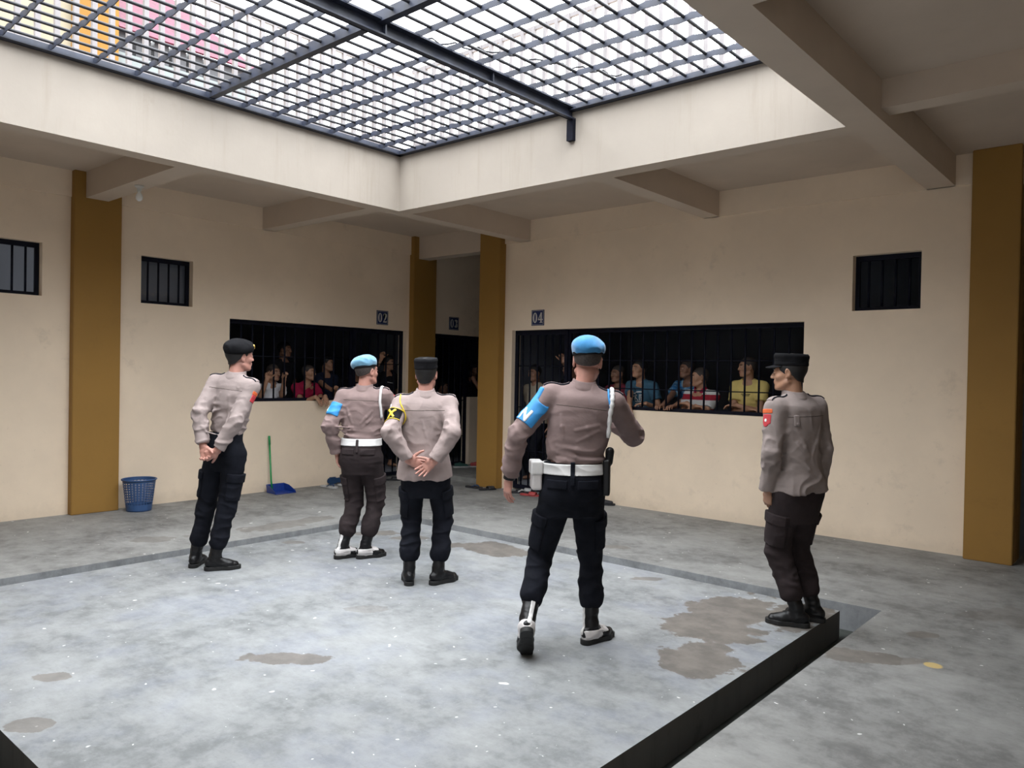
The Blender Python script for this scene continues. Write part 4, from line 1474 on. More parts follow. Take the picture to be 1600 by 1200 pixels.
def digits_mask(F, origin, R, half, letters_fn):
    """region: an extruded planar letter; letters_fn(u, v) -> signed distance in metres"""
    o = vec(*origin)
    def f(X, Y, Z):
        x, y, z = X - o[0], Y - o[1], Z - o[2]
        u = x * R[0, 0] + y * R[1, 0] + z * R[2, 0]
        v = x * R[0, 1] + y * R[1, 1] + z * R[2, 1]
        w = x * R[0, 2] + y * R[1, 2] + z * R[2, 2]
        return np.maximum(letters_fn(u, v), np.abs(w) - half[2])
    e = np.abs(R[:, 0]) * half[0] + np.abs(R[:, 1]) * half[1] + np.abs(R[:, 2]) * half[2]
    F.add((f, o - e, o + e))
    return F

def stroke(segs, w):
    """union of 2-D line strokes, half width w"""
    def f(u, v):
        d = None
        for (x0, y0, x1, y1) in segs:
            dx, dy = x1 - x0, y1 - y0
            L = max(1e-9, dx * dx + dy * dy)
            h = np.clip(((u - x0) * dx + (v - y0) * dy) / L, 0, 1)
            q = np.sqrt((u - x0 - dx * h) ** 2 + (v - y0 - dy * h) ** 2) - w
            d = q if d is None else np.minimum(d, q)
        return d
    return f

# ------------------------------------------------------------------ the five officers in the courtyard
M['shirt_pale'] = cloth('pale_grey_brown_shirt_cloth', (0.30, 0.246, 0.234))
M['shirt_mauve'] = cloth('mauve_brown_shirt_cloth', (0.225, 0.164, 0.156))
M['shirt_beige'] = cloth('pink_beige_shirt_cloth', (0.325, 0.26, 0.247))
M['shirt_grey'] = cloth('grey_brown_shirt_cloth', (0.27, 0.225, 0.212))
M['seam'] = cloth('stitched_seam', (0.10, 0.08, 0.072))
M['seam_black'] = cloth('dark_edging', (0.02, 0.022, 0.03))

def two_tone(p, sd, boot):
    """white heel and vamp panels and a white strap up the back of a black boot"""
    F, pt, e, an = p.bootF[sd]
    D, Rr, Up = p.FT[sd]
    R = np.stack([D, Rr, Up], 1)
    r = reg(p_box(pt(-0.005, 0, -0.035), (0.062, 0.08, 0.030), R, 0.01))
    decal_obj('white_heel_panel', F, 0.003, r, 0.0035, M['shoe_white'], boot, -0.004)
    r = reg(p_box(pt(0.085, 0, -0.012), (0.030, 0.045, 0.022), R, 0.008))
    decal_obj('white_vamp', F, 0.003, r, 0.0035, M['shoe_white'], boot, -0.004)
    m = an + e * 0.075 - D * 0.06 + Rr * 0.018 * (-sd)
    r = reg(p_econe(m - e * 0.10, m + e * 0.075, (0.013, 0.05), (0.013, 0.05), Rr))
    decal_obj('white_strap', F, 0.004, r, 0.0035, M['white'], boot, -0.003)

def cord(p, name, F, sd, m, r=0.008, low=0.17, twist=False, back=0.05, top=0.02):
    """shoulder cord: over the shoulder and down the back of the armpit"""
    S_, A, R, Fw = p.S[sd], p.A, p.R * sd, p.Fw
    pts = [S_ + A * 0.07 - R * top + Fw * 0.06, S_ + A * 0.08 - R * top, S_ + A * 0.03 - R * (top - 0.005) - Fw * 0.08, S_ - A * 0.06 - R * 0.012 - Fw * 0.09,
           S_ - A * low - R * 0.008 - Fw * back]
    return cord_obj(name, F, pts, r, m, p.root, r * 0.5, 30, twist)

def sleeve_frame(p, sd, t):
    c = lerp(p.S[sd], p.E[sd], t)
    e = unit(p.E[sd] - p.S[sd])
    out = unit(p.R * sd - e * ((p.R * sd) @ e))
    return c, e, out, np.cross(e, out)

def armband(p, F, sd, t, half, m, parent, point=0.0):
    c, e, out, w = sleeve_frame(p, sd, t)
    r = Field()
    R = np.stack([out, w, e], 1)
    r.add(p_box(c + out * 0.03, (0.075, 0.11, half), R, 0.004))
    return decal_obj('armband', F, 0.005, r, 0.004, m, parent, -0.004), c, e, out, w

# 1: black beret, hands clasped behind, by the long wall
o1 = Person('officer in black beret with gold badge, hands clasped behind, nearest the blue basket', (-5.846, 3.073, 0), 25, 1.04, None,
            pelvis=(0.100, 0.065, 0.99), neck=(0.152, 0.110, 1.548), waist=(0.135, 0.100), chest=(0.165, 0.115), shoulder=0.168, head=(-28, 2, 3), head_scale=1.02,
            head_off=(0.012, 0.03, 0.150), footL=(-0.150, 0.035, 0, 18, 0), footR=(0.066, -0.012, 0, -52, 0),
            handL=dict(w=(0.035, -0.125, 0.995), d=(0.45, -0.25, -0.85), n=(0.3, -0.9, 0.2), hint=(-0.5, -1, 0.1), curl=(30, 45, 30)),
            handR=dict(w=(0.160, -0.120, 0.965), d=(-0.80, -0.22, -0.45), n=(-0.35, 0.85, 0.2), hint=(1, -0.7, 0), curl=(35, 55, 35)))
o1.build_body(0.004, M['skin_pink'])
o1.face()
o1.hair(M['hair'], 0.008, ((0.12, 0.09), (0.06, 0.065), (0.03, 0.012), (-0.02, -0.002), (-0.06, -0.045), (-0.12, -0.075)))
b = o1.beret(M['cap_black'], (4, 6), 0.014, 0.0, 0.98)
decal = reg(p_ell(o1.beretP(0.036, 0.108, 0.036), (0.022, 0.028, 0.021)))
decal_obj('gold_badge', o1.beretF, 0.006, decal, 0.003, M['gold'], b, -0.003)
F = o1.shirt_field(1.088, 0.002, 0.94, True, 2.0, 0.005, True, ridges=[(-0.04, 0.14, 0.0, 0.40, 0.009), (0.05, 0.16, 0.02, 0.44, 0.008), (-0.10, 0.17, -0.05, 0.42, 0.007), (0.11, 0.18, 0.05, 0.34, 0.008), (-0.10, 0.43, 0.06, 0.47, 0.009)])
sh = field_obj('shirt', F, 0.005, M['shirt_pale'], o1.root)
o1.collar(M['shirt_pale'], sh); o1.yoke(F, M['seam'], sh)
for sd in (-1, 1):
    o1.epaulette(F, sd, M['shirt_pale'], sh, M['seam_black'])
c, e, out, w = sleeve_frame(o1, 1, 0.22)
R = np.stack([out, w, e], 1)
for nm, off, hf, m_ in (('orange_patch', -0.012, (0.08, 0.030, 0.014), M['orange']), ('red_patch', 0.034, (0.08, 0.026, 0.030), M['red'])):
    decal_obj(nm, F, 0.003, reg(p_box(c + out * 0.03 + e * off - w * 0.0, hf, R, 0.004)), 0.003, m_, sh, -0.003)
F = o1.trouser_field(1.095, 0.20, 1.0, 0.095, 0.074, 0.066)
tr = field_obj('trousers', F, 0.005, M['black_trouser'], o1.root)
for sd in (-1, 1):
    o1.pocket(F, tr, M['black_trouser'], sd, 0.66)
    o1.boot(sd, M['boot'], 0.19)

# 2: pale blue beret, pointing arm
o2 = Person('stocky officer in pale blue beret and white belt stretching one arm out', (-5.309, 4.136, 0), 37, 0.98, None,
            pelvis=(0.022, 0.0, 0.925), neck=(0.035, 0.012, 1.455), waist=(0.158, 0.125), chest=(0.178, 0.130), shoulder=0.174, head=(-34, 4, 0), head_scale=0.99,
            head_off=(0.012, 0.02, 0.142), footL=(-0.125, -0.02, 0, -48, 0), footR=(0.060, 0.012, 0, -52, 0), shR=(0.0, 0.02, 0.02),
            handL=dict(w=(-0.185, -0.02, 0.905), d=(0.08, 0.15, -1), n=(1, 0.1, 0), hint=(-0.6, -1, 0), curl=(20, 30, 20)),
            handR=dict(w=(0.475, 0.300, 1.36), d=(0.6, 0.8, 0.05), n=(0, 0, -1), hint=(0.3, 0, -1), curl=(5, 5, 5)))
o2.build_body(0.004, M['skin_pink'])
o2.face()
o2.hair(M['stubble'], 0.005, ((0.12, 0.09), (0.06, 0.065), (0.03, 0.012), (-0.02, 0.0), (-0.06, -0.022), (-0.12, -0.045)))
o2.beret(M['beret_pale'], (2, -9), -0.016, -0.004, 1.0)
F = o2.shirt_field(1.026, 0.004, 0.95, True, 5.0, 0.0075, True, ridges=[(-0.13, 0.17, -0.07, 0.30, 0.007), (0.13, 0.19, 0.02, 0.30, 0.007), (-0.14, 0.33, 0.12, 0.345, 0.008), (-0.13, 0.375, 0.14, 0.36, 0.009), (-0.14, 0.415, 0.13, 0.42, 0.008), (0.14, 0.25, 0.03, 0.335, 0.006)])
sh = field_obj('shirt', F, 0.005, M['shirt_mauve'], o2.root)
o2.collar(M['shirt_mauve'], sh); o2.yoke(F, M['seam'], sh, 0.10)
for sd in (-1, 1):
    o2.epaulette(F, sd, M['shirt_mauve'], sh, M['seam_black'])
ab, c, e, out, w = armband(o2, F, -1, 0.50, 0.058, M['band_blue'], o2.root)
decal_obj('white_letter', F, 0.008, digits_mask(Field(), c + out * 0.05 - w * 0.0, np.stack([w, e, out], 1), (0.06, 0.06, 0.06), stroke([(-0.03, 0.03, 0.0, -0.03), (0.0, -0.03, 0.03, 0.03)], 0.009)), 0.003, M['white'], ab, 0.002)
cord(o2, 'shoulder_cord', F, 1, M['white'], 0.011, 0.19, False, 0.06)
c, e, out, w = sleeve_frame(o2, 1, 0.35)
decal_obj('red_patch', F, 0.003, reg(p_box(c + vec(0, 0, 0.05), (0.03, 0.03, 0.03), None, 0.004)), 0.003, M['red'], sh, -0.003)
F = o2.trouser_field(1.035, 0.225, 2.0, 0.100, 0.076, 0.072)
tr = field_obj('trousers', F, 0.005, M['brown_trouser'], o2.root)
o2.belt(F, 1.003, 0.060, M['white'], o2.root)
decal_obj('belt_keeper', F, 0.011, reg(p_box(o2.P + vec(0.0, -0.13, 0.05), (0.012, 0.09, 0.055))), 0.0035, M['brown_trouser'], tr, -0.003)
for q in (-1, 1):
    decal_obj('back_pocket_flap', F, 0.008, reg(p_box(o2.P + o2.PR * 0.085 * q + vec(0, -0.13, 0.0), (0.058, 0.09, 0.026))), 0.0045, M['brown_trouser'], tr, -0.004)
for sd in (-1, 1):
    o2.pocket(F, tr, M['brown_trouser'], sd, 0.60)
    two_tone(o2, sd, o2.boot(sd, M['boot'], 0.20))

# 3: black peaked cap, hands crossed behind, centre of the group
o3 = Person('officer in black peaked cap with hands crossed behind and black and yellow armband', (-4.289, 4.01, 0), 45, 0.97, None,
            pelvis=(-0.032, 0.0, 0.92), neck=(-0.042, 0.0, 1.440), waist=(0.160, 0.120), chest=(0.176, 0.125), hip=(0.170, 0.130), shoulder=0.180, head=(-10, 2, 0), head_scale=0.98,
            head_off=(0.004, 0.02, 0.145), footL=(-0.142, 0.0, 0, 6, 0), footR=(0.075, 0.0, 0, -48, 0),
            handL=dict(w=(-0.150, -0.150, 0.955), d=(0.93, -0.10, -0.32), n=(0.05, -1, 0.1), hint=(-0.75, -0.8, 0.1), curl=(12, 20, 14), thumb=(0.5, 0.9, 0.1)),
            handR=dict(w=(0.040, -0.190, 0.955), d=(-0.72, -0.05, -0.62), n=(-0.1, -1, 0.1), hint=(0.7, -0.8, 0.1), curl=(10, 22, 16), thumb=(0.5, 0.9, 0.1), spread=7))
o3.build_body(0.004, M['skin_pink'])
o3.face()
o3.hair(M['hair'], 0.009, ((0.12, 0.09), (0.06, 0.065), (0.03, 0.012), (-0.02, -0.006), (-0.06, -0.055), (-0.12, -0.085)))
o3.field_cap(M['cap_black'])
F = o3.shirt_field(0.805, 0.003, 0.93, True, 7.0, 0.0055, False, None, 0.016, ridges=[(-0.13, 0.20, -0.06, 0.34, 0.006), (0.13, 0.20, 0.09, 0.34, 0.007), (-0.02, 0.20, 0.01, 0.32, 0.0045)])
sh = field_obj('shirt', F, 0.005, M['shirt_beige'], o3.root)
o3.collar(M['shirt_beige'], sh); o3.yoke(F, M['seam'], sh, 0.12)
for sd in (-1, 1):
    o3.epaulette(F, sd, M['shirt_beige'], sh, M['seam_black'])
ab, c, e, out, w = armband(o3, F, -1, 0.52, 0.050, M['cap_black'], o3.root)
for nm, off in (('yellow_edge', -0.048), ('yellow_edge', 0.048)):
    decal_obj(nm, F, 0.0075, reg(p_box(c + out * 0.03 + e * off, (0.08, 0.11, 0.0035), np.stack([out, w, e], 1), 0.002)), 0.0035, M['yellow'], ab, 0.001)
nn = unit(-o3.Fw * 0.9 - o3.R * 0.5)
nn = unit(nn - e * (nn @ e))
decal_obj('yellow_letter', F, 0.0075, digits_mask(Field(), c + nn * 0.05, np.stack([np.cross(-e, nn), -e, nn], 1), (0.05, 0.05, 0.05), stroke([(-0.024, 0.03, 0.024, -0.03), (-0.024, -0.03, 0.024, 0.03)], 0.008)), 0.003, M['yellow'], ab, 0.001)
cord(o3, 'yellow_cord', F, -1, M['yellow'], 0.005, 0.15, True, 0.05, 0.0)
c2, e2, out2, w2 = sleeve_frame(o3, -1, 0.20)
decal_obj('round_patch', F, 0.003, reg(p_ell(c2 + out2 * 0.05, (0.04, 0.04, 0.032))), 0.003, M['white'], sh, -0.003)
F = o3.trouser_field(0.97, 0.205, 3.0, 0.097, 0.074, 0.072, slim=0.012)
tr = field_obj('trousers', F, 0.005, M['black_trouser'], o3.root)
for sd in (-1, 1):
    o3.pocket(F, tr, M['black_trouser'], sd, 0.61)
    o3.boot(sd, M['boot'], 0.20)

# 4: bright blue beret, walking
o4 = Person('officer in bright blue beret with white belt and blue armband, walking away in mid-stride', (-2.756, 3.688, 0), 37, 1.05, None,
            pelvis=(0.035, -0.02, 0.975), neck=(0.092, 0.005, 1.535), waist=(0.170, 0.128), chest=(0.186, 0.138), shoulder=0.188, head=(-6, -4, 3), head_scale=1.04,
            head_off=(0.020, 0.03, 0.148), footL=(-0.205, -0.335, 0.135, 4, -48), footR=(0.165, 0.035, 0, -44, 0), hip_yaw=6, kneeL=(0.0, 1, 0.1), kneeR=(0.1, 1, 0),
            handL=dict(w=(-0.340, -0.02, 0.985), d=(-0.10, 0.05, -1), n=(0.75, 0.55, -0.1), hint=(-0.9, -0.6, 0), curl=(18, 24, 18), thumb=(0.85, 0.45, 0.3), spread=6),
            handR=dict(w=(0.215, 0.310, 1.36), d=(-0.7, 0.2, 0.5), n=(-0.5, -0.6, 0), hint=(1, -0.35, -0.8), curl=(40, 50, 35)))
o4.build_body(0.004, M['skin_pink'])
o4.face()
o4.hair(M['stubble'], 0.004, ((0.12, 0.09), (0.06, 0.065), (0.03, 0.012), (-0.02, 0.0), (-0.06, -0.022), (-0.12, -0.045)))
o4.beret(M['beret_blue'], (3, -6), 0.006, 0.0, 0.97)
F = o4.shirt_field(1.078, 0.005, 0.95, True, 9.0, 0.0060, True, ridges=[(-0.15, 0.37, 0.15, 0.38, 0.009), (-0.14, 0.41, 0.15, 0.425, 0.008), (0.14, 0.22, -0.02, 0.27, 0.006), (0.14, 0.26, 0.0, 0.33, 0.006), (-0.14, 0.19, -0.10, 0.32, 0.007), (-0.15, 0.44, 0.0, 0.45, 0.007)])
sh = field_obj('shirt', F, 0.005, M['shirt_mauve'], o4.root)
o4.collar(M['shirt_mauve'], sh); o4.yoke(F, M['seam'], sh, 0.125)
for sd in (-1, 1):
    o4.epaulette(F, sd, M['shirt_mauve'], sh, M['seam_black'])
c, e, out, w = sleeve_frame(o4, -1, 0.52)
R = np.stack([out, w, e], 1)
r = Field()
r.add(p_box(c + out * 0.03, (0.075, 0.11, 0.075), R, 0.004))
r.add(p_box(c + out * 0.03 - e * 0.10, (0.075, 0.055, 0.06), R @ rotx(0.0), 0.004), 0.02)
ab = decal_obj('armband', F, 0.006, r, 0.004, M['band_blue'], o4.root, -0.004)
nn = unit(-o4.Fw * 0.75 - o4.R * 0.65)
nn = unit(nn - e * (nn @ e))
decal_obj('white_letter', F, 0.009, digits_mask(Field(), c + nn * 0.05 + e * 0.030, np.stack([np.cross(-e, nn), -e, nn], 1), (0.06, 0.06, 0.05),
          stroke([(-0.026, -0.032, -0.026, 0.032), (-0.026, 0.032, 0.026, -0.032), (0.026, -0.032, 0.026, 0.032)], 0.009)), 0.003, M['white'], ab, 0.002)
cord(o4, 'shoulder_cord', F, 1, M['white'], 0.013, 0.21, True, 0.065, 0.022)
cord(o4, 'blue_edging_cord', F, 1, M['band_blue'], 0.006, 0.17, False, 0.075, 0.044)
F = o4.trouser_field(1.088, 0.235, 4.0, 0.105, 0.078, 0.070)
tr = field_obj('trousers', F, 0.005, M['black_trouser'], o4.root)
o4.belt(F, 1.055, 0.062, M['white'], o4.root)
decal_obj('belt_keeper', F, 0.012, reg(p_box(o4.P + vec(0.0, -0.14, 0.06), (0.013, 0.09, 0.07))), 0.0035, M['black_trouser'], tr, -0.003)
for q in (-1, 1):
    decal_obj('back_pocket_flap', F, 0.008, reg(p_box(o4.P + o4.PR * 0.09 * q + vec(0, -0.14, -0.005), (0.060, 0.09, 0.026))), 0.0045, M['black_trouser'], tr, -0.004)
for sd in (-1, 1):
    o4.pocket(F, tr, M['black_trouser'], sd, 0.66)
    two_tone(o4, sd, o4.boot(sd, M['boot'], 0.22))
# pouch, holster and watch
r = Field(); r.add(p_box(o4.P + vec(-0.215, -0.02, 0.035), (0.030, 0.062, 0.085), rotz(0.15), 0.012))
pc = field_obj('belt_pouch', r, 0.004, M['shoe_white'], o4.root)
r = Field(); r.add(p_box(o4.P + vec(-0.217, -0.02, 0.080), (0.036, 0.067, 0.042), rotz(0.15), 0.012)); field_obj('pouch_flap', r, 0.004, M['white'], pc)
r = Field(); r.add(p_box(o4.P + vec(0.200, -0.02, 0.03), (0.022, 0.045, 0.105), rotz(-0.1), 0.012)); r.add(p_cone(o4.P + vec(0.212, -0.03, 0.12), o4.P + vec(0.215, -0.045, 0.185), 0.022, 0.026), 0.01)
field_obj('holster', r, 0.004, M['boot'], o4.root)
wd = unit(o4.W[-1] - o4.E[-1]); wc = o4.W[-1] - wd * 0.002
r = Field(); r.add(p_cone(wc - wd * 0.012, wc + wd * 0.012, 0.036, 0.035)); r.cut(wc + wd * 0.012, wd).cut(wc - wd * 0.012, -wd)
wa = field_obj('wrist_watch', r, 0.003, M['boot'], o4.root)

# 5: black peaked cap, profile, standing on the slab corner
o5 = Person('officer in black peaked cap standing alone on the slab corner by the gutter', (-1.833, 5.062, 0), 65, 1.0, None,
            pelvis=(-0.045, 0.035, 0.94), neck=(-0.060, 0.060, 1.490), waist=(0.160, 0.130), chest=(0.176, 0.132), hip=(0.168, 0.138), shoulder=0.175, head=(36, -2, 0), head_scale=1.0,
            head_off=(-0.02, 0.03, 0.150), footL=(-0.060, -0.012, 0, 42, 0), footR=(0.125, 0.035, 0, 32, 0),
            handL=dict(w=(-0.245, 0.085, 0.878), d=(0.25, 0.25, -1), n=(1, 0.0, 0), hint=(-0.8, -1, 0), curl=(25, 35, 25)),
            handR=dict(w=(0.145, 0.050, 0.880), d=(-0.1, 0.25, -1), n=(-1, 0.0, 0), hint=(0.3, -1, 0), curl=(25, 35, 25)))
o5.build_body(0.004, M['skin'])
o5.face()
o5.hair(M['hair'], 0.008, ((0.12, 0.09), (0.06, 0.065), (0.045, 0.0), (0.02, -0.004), (-0.02, -0.006), (-0.06, -0.05), (-0.12, -0.08)))
o5.field_cap(M['cap_black'])
F = o5.shirt_field(0.872, 0.006, 0.96, True, 11.0, 0.0055, False, None, 0.018, ridges=[(-0.13, 0.22, 0.02, 0.42, 0.008), (-0.12, 0.30, 0.06, 0.47, 0.007), (0.12, 0.20, 0.0, 0.40, 0.006), (-0.14, 0.40, 0.05, 0.52, 0.008)])
sh = field_obj('shirt', F, 0.005, M['shirt_grey'], o5.root)
o5.collar(M['shirt_grey'], sh); o5.yoke(F, M['seam'], sh, 0.13)
for sd in (-1, 1):
    o5.epaulette(F, sd, M['shirt_grey'], sh, M['seam_black'])
c, e, out, w = sleeve_frame(o5, -1, 0.20)
R = np.stack([out, w, e], 1)
decal_obj('orange_patch', F, 0.003, reg(p_box(c + out * 0.03 - e * 0.03, (0.08, 0.040, 0.014), R, 0.004)), 0.003, M['orange'], sh, -0.003)
rp = decal_obj('red_patch', F, 0.003, reg(p_box(c + out * 0.03 + e * 0.022, (0.08, 0.034, 0.032), R, 0.008), p_ell(c + out * 0.03 + e * 0.055, (0.07, 0.025, 0.02), R)), 0.003, M['red'], sh, -0.003)
decal_obj('white_emblem', F, 0.005, reg(p_ell(c + out * 0.05 + e * 0.03, (0.05, 0.012, 0.013), R)), 0.003, M['white'], rp, 0.001)
r = reg(p_box(o5.T - o5.A * 0.155 - o5.R * 0.10 - o5.Fw * 0.12, (0.016, 0.08, 0.036), np.stack([o5.R, o5.Fw, o5.A], 1), 0.004))
tb = decal_obj('back_tab', F, 0.006, r, 0.0035, M['shirt_grey'], sh, -0.003)
decal_obj('button', F, 0.010, reg(p_ell(o5.T - o5.A * 0.175 - o5.R * 0.10 - o5.Fw * 0.10, (0.010, 0.08, 0.010))), 0.003, M['shirt_grey'], tb, 0.004)
F = o5.trouser_field(0.98, 0.205, 6.0, 0.104, 0.080, 0.074, slim=0.014)
tr = field_obj('trousers', F, 0.005, M['brown_trouser'], o5.root)
for sd in (-1, 1):
    o5.pocket(F, tr, M['brown_trouser'], sd, 0.62)
    o5.boot(sd, M['boot'], 0.20)

# ------------------------------------------------------------------ people behind the bars
def tee(name, col):
    return cloth(name, col, 0.08)

M['t_white'] = tee('white_tee', (0.80, 0.80, 0.85))
M['t_dark'] = tee('black_tee', (0.014, 0.014, 0.018))
M['t_red'] = tee('crimson_tee', (0.36, 0.02, 0.065))
M['t_navy'] = tee('navy_tee', (0.018, 0.025, 0.05))
M['t_beige'] = tee('beige_shirt', (0.42, 0.36, 0.28))
M['t_maroon'] = tee('maroon_tee', (0.20, 0.035, 0.055))
M['t_teal'] = tee('teal_tee', (0.055, 0.13, 0.20))
M['t_yellow'] = tee('yellow_tee', (0.66, 0.52, 0.19))
def dye():
    m, nt, N, L, B = _nodes('blue_tie_dye')
    v = _coord(N, L)
    f = _noise(N, L, v, 11, 5)
    L.new(_mix(N, L, _ramp(N, L, f, 0.42, 0.66), (0.02, 0.16, 0.42), (0.30, 0.50, 0.62)), B.inputs['Base Color'])
    B.inputs['Roughness'].default_value = 0.9
    return m
M['t_dye'] = dye()
def stripes():
    m, nt, N, L, B = _nodes('red_white_stripes')
    v = _coord(N, L)
    sp = N.new('ShaderNodeSeparateXYZ'); L.new(v, sp.inputs[0])
    r = N.new('ShaderNodeValToRGB'); r.color_ramp.interpolation = 'CONSTANT'
    W, Rd = (0.60, 0.60, 0.60, 1), (0.30, 0.012, 0.03, 1)
    L.new(_math(N, L, 'SUBTRACT', sp.outputs['Z'], 0.6), r.inputs[0])
    e = r.color_ramp.elements
    stops = [(0.0, W), (0.30, Rd), (0.35, W), (0.47, Rd), (0.535, W), (0.635, Rd), (0.70, W), (0.795, Rd)]
    e[0].position, e[0].color = stops[0]
    e[1].position, e[1].color = stops[1]
    for p_, c_ in stops[2:]:
        x = e.new(p_); x.color = c_
    L.new(r.outputs[0], B.inputs['Base Color'])
    B.inputs['Roughness'].default_value = 0.9
    return m
M['t_stripe'] = stripes()

def inmate(label, head, heading, look, lean, shirt, hands, k=1.0, floor=0.10, hair='stubble', skin_m='skin', group=None, neckline=True, twist=0, hs=0.98, seed=1.0):
    """head and hands given in metres of the room; look = heading of the face"""
    th = math.radians(heading)
    Fw = vec(-math.sin(th), math.cos(th), 0); Rt = vec(math.cos(th), math.sin(th), 0)
    hd = vec(*head)
    org = vec(hd[0], hd[1], floor) - Fw * lean
    loc = lambda p: (lambda d: (float(d @ Rt), float(d @ Fw), float(d[2])))(vec(*p) - org)
    dirl = lambda d: (float(vec(*d) @ Rt), float(vec(*d) @ Fw), float(d[2]))
    hz = hd[2] - floor
    T = vec(0, lean - 0.035, hz - 0.148)
    pl = math.sqrt(max(0.05, (0.505 * k) ** 2 - (lean - 0.035) ** 2))
    kw = {}
    for key, h in hands.items():
        h = dict(h)
        h['w'] = loc(h['w']); h['d'] = dirl(h['d']); h['n'] = dirl(h['n'])
        if 'hint' in h:
            h['hint'] = dirl(h['hint'])
        kw[key] = h
    dy = (look - heading + 180) % 360 - 180
    p = Person(label, tuple(org), heading, k, group, pelvis=(0, 0, T[2] - pl), neck=tuple(T), head=(dy - twist, -2 if lean < 0.2 else 4, 0), chest_yaw=twist, head_off=(0, 0.035, 0.148), head_scale=hs,
               waist=(0.135, 0.098), chest=(0.160, 0.108), shoulder=0.162, footL=(-0.10, 0.02, 0, 8, 0), footR=(0.10, -0.02, 0, -8, 0), **kw)
    p.build_body(0.006, M[skin_m])
    p.face(0.0035)
    p.hair(M[hair], 0.004 if hair == 'stubble' else 0.010, vox=0.005)
    F = p.shirt_field(p.P[2] - 0.06, 0.006, 1, False, seed, 0.006, False, 0.62, 0.012)
    p.tee = field_obj('shirt', F, 0.006, shirt, p.root)
    F2 = p.trouser_field(p.P[2] + 0.05, 0.12, seed + 3, 0.088, 0.072, 0.070, False)
    field_obj('trousers', F2, 0.008, M['black_trouser'], p.root)
    return p

def fist(w, hint=(0, 0, -1), d=(0, 0, 1), n=(1, 0, 0), size=1.0):
    return dict(w=w, d=d, n=n, hint=hint, curl=(62, 85, 60), thumb=(0.55, 0.35, 0.75), size=size)

def drape(w, d, n, hint, curl=(18, 25, 18)):
    return dict(w=w, d=d, n=n, hint=hint, curl=curl)

EX, EY = (1, 0, 0), (0, -1, 0)
# cell 02 (faces +X)
inmate('person in white tee with shaved head gripping two bars beside the face', (-9.52, 5.92, 1.56), -90, -78, 0.14, M['t_white'],
       dict(handR=fist((-9.225, 5.64, 1.47), (0, -0.3, -1), (0.2, 0, 1), EX), handL=fist((-9.225, 5.90, 1.47), (0, -0.05, -1), (0.2, 0, 1), EX)), 0.98, seed=2.0)
inmate('tall person in black standing behind the one in the white tee', (-10.02, 6.41, 1.90), -90, -60, 0.05, M['t_dark'], {}, 1.07, 0.20, 'hair', 'skin_dark', seed=3.0)
inmate('person in crimson tee leaning both forearms out over the sill', (-9.38, 6.40, 1.565), -90, -68, 0.26, M['t_red'],
       dict(handR=drape((-9.03, 6.275, 1.24), (0.75, 0.35, -0.75), (-0.4, 0, -0.9), (0, -0.25, -0.9)), handL=drape((-9.03, 6.435, 1.245), (0.7, -0.25, -0.8), (-0.4, 0, -0.9), (0, 0.3, -0.9))), 0.98, hair='stubble', seed=4.0)
inmate('person in navy tee holding a bar next to the crimson tee', (-9.72, 6.95, 1.71), -90, -62, 0.08, M['t_navy'],
       dict(handR=fist((-9.25, 6.70, 1.33), (0, -0.6, -1), (0.8, 0, 0.5), (0, 0.3, -1))), 1.0, hair='hair', seed=5.0)
inmate('person in black mostly hidden behind the pale blue beret, near the door of cell 02', (-9.64, 7.44, 1.63), -90, -60, 0.04, M['t_dark'],
       dict(handR=fist((-9.26, 7.10, 1.36), (0, -0.6, -1), (0.8, 0, 0.6), (0, 0.3, -1))), 0.97, hair='hair', skin_m='skin_dark', seed=6.0)
p = inmate('person in black tee behind the door of cell 02 with one arm raised', (-9.47, 7.93, 1.745), -90, -72, 0.05, M['t_dark'],
       dict(handR=fist((-9.235, 7.59, 1.80), (0, -0.8, -0.6), (0.15, 0, 1), EX)), 1.0, hair='hair', seed=7.0)
Rm = np.stack([-p.R, p.A, p.Fw], 1)
decal_obj('chest_print', p.shirtF, 0.003, digits_mask(Field(), p.T - p.A * 0.16 + p.Fw * 0.12, Rm, (0.07, 0.03, 0.05), stroke([(-0.055, 0.008, -0.02, 0.004), (-0.012, 0.0, 0.02, -0.002), (0.03, -0.004, 0.05, -0.004)], 0.004)), 0.003, M['white'], p.tee, -0.002)
# cell 03
inmate('person in black in the opening of cell 03 with one arm over the sill', (-9.38, 9.80, 1.69), -90, -50, 0.06, M['t_dark'],
       dict(handR=drape((-9.02, 9.58, 1.31), (0.35, 0.10, -1), (-1, 0, 0), (0.3, -0.5, 1))), 1.0, hair='hair', skin_m='skin_dark', seed=8.0)
inmate('person crouching low behind the door of cell 03', (-9.60, 9.25, 1.36), -90, -60, 0.15, M['t_dark'], {}, 0.92, hair='hair', skin_m='skin_dark', seed=9.0)
